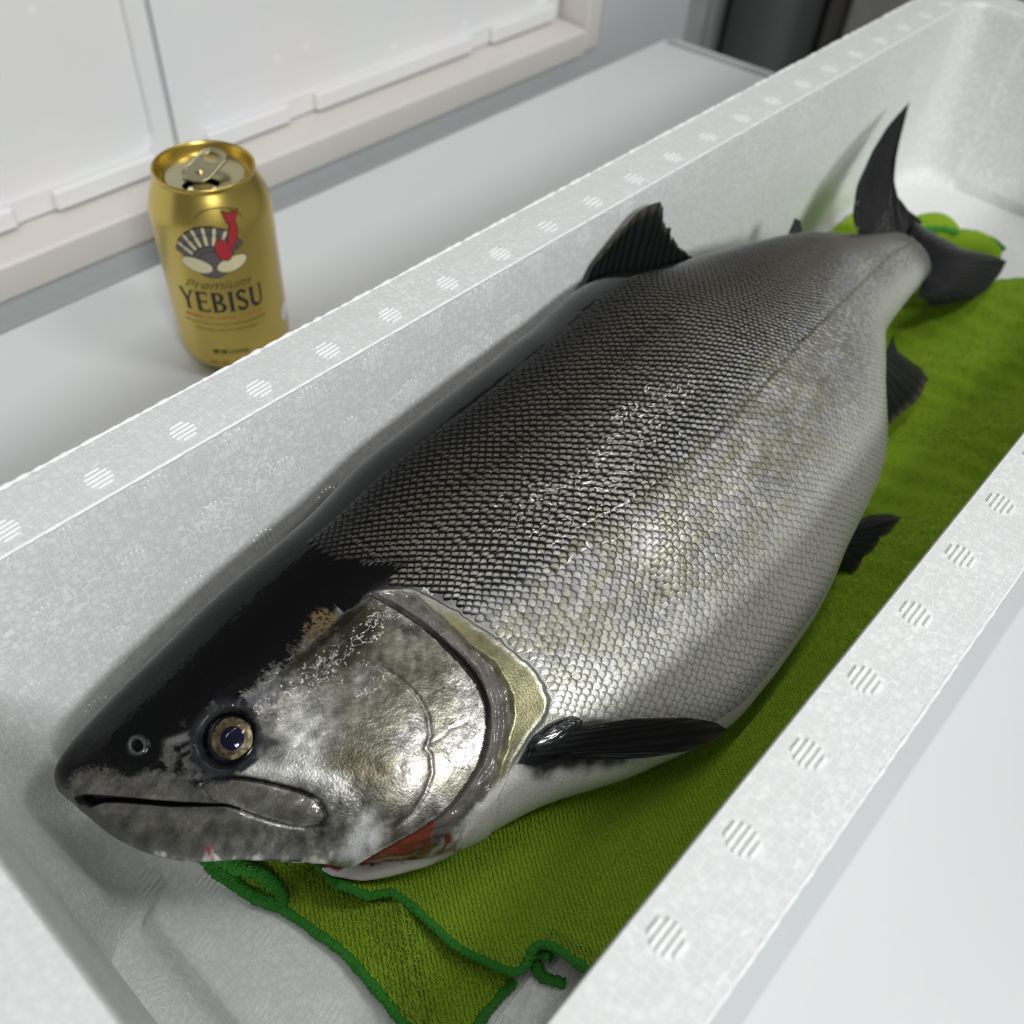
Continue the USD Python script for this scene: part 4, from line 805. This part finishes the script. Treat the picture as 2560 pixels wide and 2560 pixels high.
fin('tail_fin', [(.563, .128, .0745), (.562, .122, .070), (.560, .115, .066), (.552, .106, .0625), (.538, .102, .0600)],
    [(.591, .136, .0765), (.593, .126, .0725), (.612, .107, .0605), (.634, .0935, .0525), (.648, .0845, .046), (.634, .0815, .0445), (.612, .080, .0435), (.592, .0815, .0445), (.562, .090, .0495), (.545, .096, .054)], 22, 0.0026, 0.03, 9, nu=90, tone=(0.008, 0.0083, 0.0083), curve=(0.0, 0.0, 0.003), label='lower lobe of the tail fin lying towards the towel')
fin('anal_fin', [(.443, .080, .060), (.470, .089, .061), (.492, .095, .0615)], [(.444, .066, .041), (.478, .064, .040), (.500, .0675, .040), (.5055, .074, .0405), (.497, .081, .041), (.494, .090, .046)], 10, 0.0014, 0.05, 6, pale=0.8)
fin('pelvic_fin', [(.336, .040, .047), (.352, .045, .047)], [(.339, .029, .0365), (.366, .0295, .038), (.390, .0285, .0375), (.386, .0355, .0385), (.377, .041, .040)], 8, 0.0013, 0.05, 7, pale=0.5)
# pectoral fin, folded back along the belly
pf = [on_fish(*a) for a in ((137, -53.5), (146.5, -53.0), (154.5, -58.5), (150.5, -63.5))]
pb = [pf[0][0] + pf[0][1] * 0.0012, pf[1][0] + pf[1][1] * 0.0022, pf[2][0] + pf[2][1] * 0.0024, pf[3][0] + pf[3][1] * 0.0016]
tp = [on_fish(*a) for a in ((153, -68.5), (173.5, -83.0), (189, -91.0), (201.0, -94.6), (204.0, -94.6), (200, -89.8), (190, -81.5), (173, -69.5), (156, -58.5))]
off = (0.002, 0.004, 0.006, 0.0075, 0.0078, 0.0075, 0.0065, 0.0045, 0.0025)
fin('pectoral_fin', [pb[3], pb[0], pb[1], pb[2]], [a[0] + a[1] * o for a, o in zip(tp, off)], 13, 0.0022, 0.02, 8, pale=0.35, nu=60)
rt = trimesh.creation.icosphere(4); rx_ = pb[2] - pb[0]; rl = np.linalg.norm(rx_); rx_ = rx_ / rl; rn_ = pf[1][1]; ry_ = np.cross(rn_, rx_); ry_ /= np.linalg.norm(ry_); rn_ = np.cross(rx_, ry_)
rv_ = rt.vertices * (1 + 0.25 * (fbm(rt.vertices, 3.0, 3, 5) - 0.5))[:, None]
rt.vertices = 0.5 * (pb[0] + pb[2]) + 0.25 * (pb[1] - pb[0]) + rv_[:, :1] * rx_ * (rl * 0.56) + rv_[:, 1:2] * ry_ * 0.0042 + rv_[:, 2:3] * rn_ * 0.0024 - rn_ * 0.0008
obj('fin_root', rt, plain('fin_root_black', (0.004, 0.0045, 0.005), 0.3, coat=0.5, bump=0.5, bscale=500.0), fish, smooth=True, origin=FO)
# ---- wet film of slime over the flank and the cheek
M['film'] = mat('water_film', {'f': ('fresnel', {'IOR': 1.33}), 't': ('transparent_bsdf', {}), 's': ('glossy_bsdf', {'color': (1, 1, 1), 'roughness': 0.012}), 'x': ('mix_closure', {})},
    [('f.fac', 'x.fac'), ('t.BSDF', 'x.closure1'), ('s.BSDF', 'x.closure2')], surface='x.closure')
def film(x0, x1, t0, t1, nx, nt, level, amp, sc, seed):
    X, T = np.meshgrid(np.linspace(x0, x1, nx), np.linspace(t0, t1, nt), indexing='ij'); P_, H_ = base_pt(X, T); N_ = base_nrm(X, T)
    _, _, D_ = paint(X, H_, np.ones(X.shape))
    a = (X - x0) / (x1 - x0); b = (T - t0) / (t1 - t0); edge_ = np.minimum(np.minimum(a, 1 - a), np.minimum(b, 1 - b)) * (0.25 + 1.3 * fbm(P_, 90.0, 3, seed + 5))
    hgt = level + amp * (fbm(P_, sc, 3, seed) - 0.5) + amp * 0.25 * (fbm(P_, sc * 4, 2, seed + 1) - 0.5) - 0.0014 * (1 - smooth01(edge_ / 0.12))
    v = (P_ + N_ * (D_ + hgt)[..., None]).reshape(-1, 3); f = grid_faces(nx, nt)
    if (vnormals(v, f).reshape(N_.shape) * N_).sum(-1).mean() < 0: f = f[:, ::-1]
    obj('water_film', (v, f), M['film'], fish, smooth=True, origin=FO)
film(0.162, 0.335, 0.98, 1.72, 420, 190, 0.00044, 0.0009, 120.0, 71)
film(0.064, 0.122, 1.15, 1.62, 200, 120, 0.00008, 0.0007, 170.0, 81)

# ------------------------------------------------------------------ beer can
CX, CY = 0.2572, 0.4066
can = empty('beer_can', 'opened gold drinks can with black lettering standing on the table', 'can', loc=(CX, CY, 0))
CO = (CX, CY, 0.0)
M['gold'] = mat('gold_can', {'g': ('geometry', {}), 'n': ('noise_texture', {'scale': 2500.0, 'detail': 2.0}), 'b': ('bump', {'strength': 0.06, 'distance': 0.0002}),
    'p': ('principled_bsdf', {'base_color': (0.62, 0.47, 0.115), 'metallic': 0.95, 'roughness': 0.30, 'coat_weight': 0.25, 'coat_roughness': 0.12})}, [('g.position', 'n.vector'), ('n.fac', 'b.height'), ('b.normal', 'p.normal')])
M['lidmetal'] = mat('can_lid_metal', {'p': ('principled_bsdf', {'base_color': (0.58, 0.53, 0.34), 'metallic': 1.0, 'roughness': 0.26})})
M['inside'] = plain('can_inside', (0.012, 0.012, 0.010), 0.4)
prof = [(0.0215, 0.004), (0.0235, 0.0008), (0.0250, 0.0002), (0.0262, 0.0008), (0.0285, 0.0045), (0.0312, 0.0085), (0.0326, 0.0115), (0.0330, 0.0145)] + [(0.0330, z) for z in np.linspace(0.02, 0.098, 8)] + \
       [(0.0329, 0.1005), (0.0325, 0.1030), (0.0316, 0.1060), (0.0303, 0.1095), (0.0289, 0.1130), (0.0276, 0.1158), (0.0266, 0.1178), (0.0262, 0.1188)]
obj('body', lathe(prof, 128, CX, CY), M['gold'], can, smooth=True, origin=CO)
lp = [(0.0262, 0.1185), (0.0268, 0.1195), (0.0271, 0.1206), (0.0270, 0.1215), (0.0264, 0.1219), (0.0257, 0.1215), (0.0252, 0.1200), (0.0246, 0.1172), (0.0240, 0.1152), (0.0231, 0.1146), (0.0224, 0.1152), (0.0218, 0.1163), (0.0205, 0.1166), (0.0, 0.1166)]
# lid panel with a mouth opening towards the camera side
DIR = np.array([-0.50334, -0.86409]); SIDE = np.array([0.86409, -0.50334])
a0 = math.atan2(DIR[1], DIR[0])
obj('rim', lathe(lp[:-1], 128, CX, CY), M['gold'], can, smooth=True, origin=CO)
mouth_c = np.array([CX, CY]) + DIR * 0.0112 - SIDE * 0.0030
th_ = np.linspace(0, 2 * np.pi, 49)[:-1]
mouth = Polygon(np.c_[mouth_c[0] + 0.0098 * np.cos(th_) * SIDE[0] + 0.0066 * np.sin(th_) * DIR[0], mouth_c[1] + 0.0098 * np.cos(th_) * SIDE[1] + 0.0066 * np.sin(th_) * DIR[1]])
pan = Point(CX, CY).buffer(0.0206, quad_segs=24).difference(mouth)
pm = trimesh.creation.extrude_polygon(pan, 0.0006, engine='earcut'); pm.apply_translation((0, 0, 0.1160))
obj('lid_panel', pm, M['lidmetal'], can, smooth=20, origin=CO)
obj('inner_wall', lathe([(0.0195, 0.1155), (0.0215, 0.112), (0.0225, 0.100), (0.0, 0.100)], 48, CX, CY), M['inside'], can, origin=CO)
flap = trimesh.creation.extrude_polygon(affinity.scale(mouth, 0.9, 0.9), 0.0005, engine='earcut'); flap.vertices -= [*mouth_c, 0]
flap.apply_transform(trimesh.transformations.rotation_matrix(math.radians(38), [SIDE[0], SIDE[1], 0])); flap.apply_translation((*(mouth_c - DIR * 0.001), 0.1105))
obj('opened_flap', flap, M['lidmetal'], can, smooth=30, origin=CO)
# pull tab, lifted at its far end
tabo = rrect(-0.0082, 0.0082, -0.013, 0.0125, 0.0068); hole = rrect(-0.0050, 0.0050, 0.0015, 0.0098, 0.0036)
tabm = trimesh.creation.extrude_polygon(tabo.difference(hole), 0.0011, engine='earcut')
def place_tab(m):
    m.apply_transform(trimesh.transformations.rotation_matrix(math.radians(14), [1, 0, 0]))
    R = np.eye(4); yv = -DIR * math.cos(0.80) + SIDE * math.sin(0.80); xv = np.array([yv[1], -yv[0]]); R[:2, 0] = xv; R[:2, 1] = yv; m.apply_transform(R)
    m.apply_translation((CX - DIR[0] * 0.0015 + SIDE[0] * .001, CY - DIR[1] * 0.0015 + SIDE[1] * .001, 0.1200)); return m
tabm.apply_scale([1.10, 1.05, 1.0])
tab = obj('pull_tab', place_tab(tabm), M['lidmetal'], can, smooth=30, origin=CO)
def loop_tube(poly, r, z): 
    c = np.array(poly.exterior.coords); c = np.vstack([c, c[1:2]]); return tube(np.c_[c, np.full(len(c), z)], r, 8, False)
te = cat_([loop_tube(tabo.buffer(-0.0007), 0.00085, 0.0006), loop_tube(hole, 0.0006, 0.0006)]); te.apply_scale([1.10, 1.05, 1.0])
obj('tab_edge', place_tab(te), M['lidmetal'], tab, smooth=True, origin=CO)
rv = trimesh.creation.cylinder(0.0024, 0.0016, sections=24); rv.apply_translation((0, -0.0045, 0.0014)); obj('rivet', place_tab(rv), M['lidmetal'], tab, smooth=40, origin=CO)
# print on the wall of the can
def ink(name, col, rough=0.45): return mat('ink_' + name, {'p': ('principled_bsdf', {'base_color': col, 'roughness': rough})})
INK = {'black': ink('black', (0.012, 0.011, 0.010)), 'brown': ink('brown', (0.10, 0.075, 0.018)), 'red': ink('red', (0.42, 0.10, 0.035)), 'cream': ink('cream', (0.60, 0.54, 0.34)),
       'violet': ink('violet', (0.10, 0.085, 0.085)), 'fishred': ink('crimson', (0.36, 0.02, 0.03)), 'white': ink('white', (0.70, 0.70, 0.69))}
def wrap(poly, off):
    geoms = [g for g in getattr(poly, 'geoms', [poly]) if g.area > 1e-9]
    ms = []
    for g in geoms:
        v, f = trimesh.creation.triangulate_polygon(g, engine='earcut'); ms.append(trimesh.Trimesh(np.c_[v, 0 * v[:, 0]], f))
    m = cat_(ms); v, f = trimesh.remesh.subdivide_to_size(m.vertices, m.faces, 0.0022)
    a = a0 + v[:, 0] / 0.033
    V_ = np.c_[CX + (0.033 + off) * np.cos(a), CY + (0.033 + off) * np.sin(a), v[:, 1]]
    n_ = np.c_[np.cos(a), np.sin(a), 0 * a]
    fn = np.cross(V_[f[:, 1]] - V_[f[:, 0]], V_[f[:, 2]] - V_[f[:, 0]]); bad = (fn * n_[f[:, 0]]).sum(1) < 0; f = f.copy(); f[bad] = f[bad][:, ::-1]
    return V_, f
def printed(name, poly, k, off=0.00012, label=None): return obj(name, wrap(poly, off), INK[k], can, smooth=True, origin=CO, label=label)
def mesh_outline(text, height, bold=False, shear=0.0, font=None):
    from PIL import Image, ImageDraw, ImageFont
    fontp = glob.glob('/opt/blender-*/*/datafiles/fonts/' + (font or 'Inter.woff2'))[0]
    ft = ImageFont.truetype(fontp, 96); x0, y0, x1, y1 = ft.getbbox(text, anchor='ls', stroke_width=2 * bold)
    im = Image.new('L', (x1 - x0 + 8, y1 - y0 + 8)); ImageDraw.Draw(im).text((4 - x0, 4 - y0), text, 255, ft, anchor='ls', stroke_width=2 * bold)
    on = np.pad(np.asarray(im) > 127, ((0, 0), (1, 1))).astype(np.int8); r_, s_ = np.nonzero(np.diff(on, axis=1) == 1); e_ = np.nonzero(np.diff(on, axis=1) == -1)[1]
    g = union_all(shapely.box(s_, -r_ - 1, e_, -r_)).buffer(0.6).buffer(-0.6).simplify(0.7); s = height / 70.0
    g = affinity.affine_transform(g, [s, 0, 0, s, -4 * s, (4 - y0) * s])
    return affinity.skew(g, xs=shear, origin=(0, 0)) if shear else g
def fit(g, cx, z, width):
    a, b, c, d = g.bounds; k = width / (c - a); g = affinity.scale(g, k, 1, origin=((a + c) / 2, 0)); return affinity.translate(g, cx - (a + c) / 2, z)
LX = -0.0047
# serif capitals, drawn stroke by stroke
def stroke(pts, w): return LineString(pts).buffer(w / 2, cap_style='flat', join_style='mitre')
def serif(x, y, w): return Polygon([(x - w, y), (x + w, y), (x + w * .35, y + (0.045 if y < .5 else -.045)), (x - w * .35, y + (0.045 if y < .5 else -.045))])
TH, HN = 0.17, 0.075
def arcp(cx, cy, rx, ry, a, b, n=20): return [(cx + rx * math.cos(math.radians(t_)), cy + ry * math.sin(math.radians(t_))) for t_ in np.linspace(a, b, n)]
def halfbowl(x, cy, rx, ry): 
    o = arcp(x, cy, rx, ry, -90, 90); i = arcp(x, cy, rx - TH, ry - HN, 90, -90); return Polygon(o + i)
G_ = {
 'Y': (union_all([stroke([(0.10, 1), (0.42, 0.46)], TH), stroke([(0.74, 1), (0.42, 0.46)], HN), stroke([(0.42, 0.5), (0.42, 0)], TH), serif(0.12, 1, .16), serif(0.74, 1, .12), serif(.42, 0, .17)]), 0.84),
 'E': (union_all([stroke([(0.14, 0), (0.14, 1)], TH), stroke([(0.05, 0.965), (0.62, 0.965)], .07), stroke([(0.14, 0.52), (0.52, 0.52)], .065), stroke([(0.05, .035), (0.66, .035)], .07), Polygon([(.62, 1), (.62, .80), (.56, .94)]), Polygon([(.66, 0), (.68, .22), (.58, .06)]), Polygon([(.53, .62), (.53, .42), (.48, .52)])]), 0.72),
 'B': (union_all([stroke([(0.14, 0), (0.14, 1)], TH), halfbowl(0.30, .75, .31, .25), halfbowl(0.30, .26, .38, .26), stroke([(0.04, .965), (.32, .965)], .07), stroke([(0.04, .035), (.32, .035)], .07), stroke([(0.14, .51), (.32, .51)], .06)]), 0.74),
 'I': (union_all([stroke([(0.15, 0), (0.15, 1)], TH), serif(.15, 1, .16), serif(.15, 0, .16)]), 0.32),
 'S': (union_all([LineString(arcp(.30, .745, .20, .22, 30, 265) + arcp(.30, .26, .22, .225, 85, -150)).buffer(.062), Polygon([(.50, 1), (.50, .76), (.44, .88)]), Polygon([(.06, 0), (.06, .26), (.13, .12)]), stroke([(.16, .66), (.46, .36)], .15)]), 0.60),
 'U': (union_all([LineString([(.15, 1), (.15, .33)] + arcp(.40, .33, .25, .295, 180, 270, 10)).buffer(.082, cap_style='flat'), LineString([(.65, 1), (.65, .33)] + arcp(.40, .33, .25, .305, 0, -90, 10)).buffer(.04, cap_style='flat'), serif(.16, 1, .16), serif(.65, 1, .13)]), 0.80)}
x = 0.0; parts = []
for ch in 'YEBISU': g, w_ = G_[ch]; parts.append(affinity.translate(g, x, 0)); x += w_ + 0.07
word = affinity.scale(union_all(parts), 0.0131, 0.0131, origin=(0, 0)); word = fit(word, LX, 0.0502, 0.0495)
printed('lettering', word.buffer(0.00016), 'black', label='large black serif word on the can')
# script word above it
pr = mesh_outline('Premium', 0.0052, False, 24); pr = fit(pr, LX, 0.0655, 0.0375)
sw = LineString(arcp(LX - 0.0165, 0.0685, 0.0042, 0.0030, 20, 330, 24)).buffer(0.00025)
printed('lettering', pr.buffer(0.00008), 'brown')
printed('lettering', fit(mesh_outline('BORN IN 1890, TOKYO', 0.0019, True), LX, 0.0452, 0.046), 'red')
printed('lettering', fit(mesh_outline('Rich and mellow premium beer brewed from', 0.0016, False, 14), LX, 0.0412, 0.049), 'brown')
printed('lettering', fit(mesh_outline('100% fine malt and select hops.', 0.0016, False, 14), LX, 0.0370, 0.037), 'brown')
printed('lettering', fit(mesh_outline('\u9ea6\u82bd100%', 0.0026, True, 0, 'Noto Sans CJK Regular.woff2'), LX, 0.0205, 0.021), 'brown')
printed('lettering', fit(mesh_outline('ALC. 5%', 0.0026, True), LX - 0.002, 0.0125, 0.024), 'red')
# a plain emblem of the same size and colours: a cream scroll, dark leaves and a red fish
ec = (LX + 0.0005, 0.0935)
def ell(cx, cz, rx, rz, rot=0): return affinity.translate(affinity.rotate(affinity.scale(Point(0, 0).buffer(1, quad_segs=12), rx, rz), rot), ec[0] + cx, ec[1] + cz)
dark = union_all([stroke([(ec[0] - 0.001, ec[1] - 0.012), (ec[0] - 0.001 + 0.0195 * math.sin(a_), ec[1] - 0.012 + 0.0225 * math.cos(a_))], 0.0042) for a_ in np.linspace(-1.15, 1.0, 8)] + [Point(ec[0] - 0.001, ec[1] - 0.010).buffer(0.010)])
printed('emblem_line', dark.buffer(0.0006), 'black', 0.00007); printed('emblem', dark, 'violet', 0.00013)
crm = union_all([stroke([(ec[0] - 0.001 + 0.011 * math.sin(a_), ec[1] - 0.012 + 0.012 * math.cos(a_)), (ec[0] - 0.001 + 0.0195 * math.sin(a_), ec[1] - 0.012 + 0.0225 * math.cos(a_))], 0.0018) for a_ in np.linspace(-1.0, 0.85, 7)] + [ell(-0.0095, -0.0125, 0.0085, 0.0042, -16), ell(0.0095, -0.0125, 0.0085, 0.0042, 16)])
printed('emblem_scroll', crm.buffer(0.0004), 'black', 0.00016); printed('emblem_scroll', crm, 'cream', 0.00024)
rfish = union_all([ell(0.0062, -0.0035, 0.0040, 0.0066, 12), ell(0.0125, 0.005, 0.0024, 0.0078, -12), Polygon([(ec[0] + .0105, ec[1] + .012), (ec[0] + .0090, ec[1] + .0195), (ec[0] + .0128, ec[1] + .0165), (ec[0] + .0172, ec[1] + .0188), (ec[0] + .0145, ec[1] + .0115)])])
printed('emblem_line', rfish.buffer(0.0004), 'black', 0.00028); printed('emblem_line', union_all([LineString(arcp(ec[0] - 0.001, ec[1] - 0.012, r_, r_ * 1.12, 25, 150, 20)).buffer(0.00022) for r_ in (0.0075, 0.0100, 0.0165)]), 'black', 0.00027)
printed('emblem_fish', rfish, 'fishred', 0.00032, label='small red fish printed on the emblem')
printed('emblem_line', LineString(arcp(ec[0] + .006, ec[1] + .010, .0135, .0115, 150, 15, 24)).buffer(0.00028), 'brown', 0.00014)
printed('side_panel', sbox(0.0385, 0.016, 0.0395, 0.085).union(ell(0.0435, -0.0620, 0.006, 0.006)), 'white')
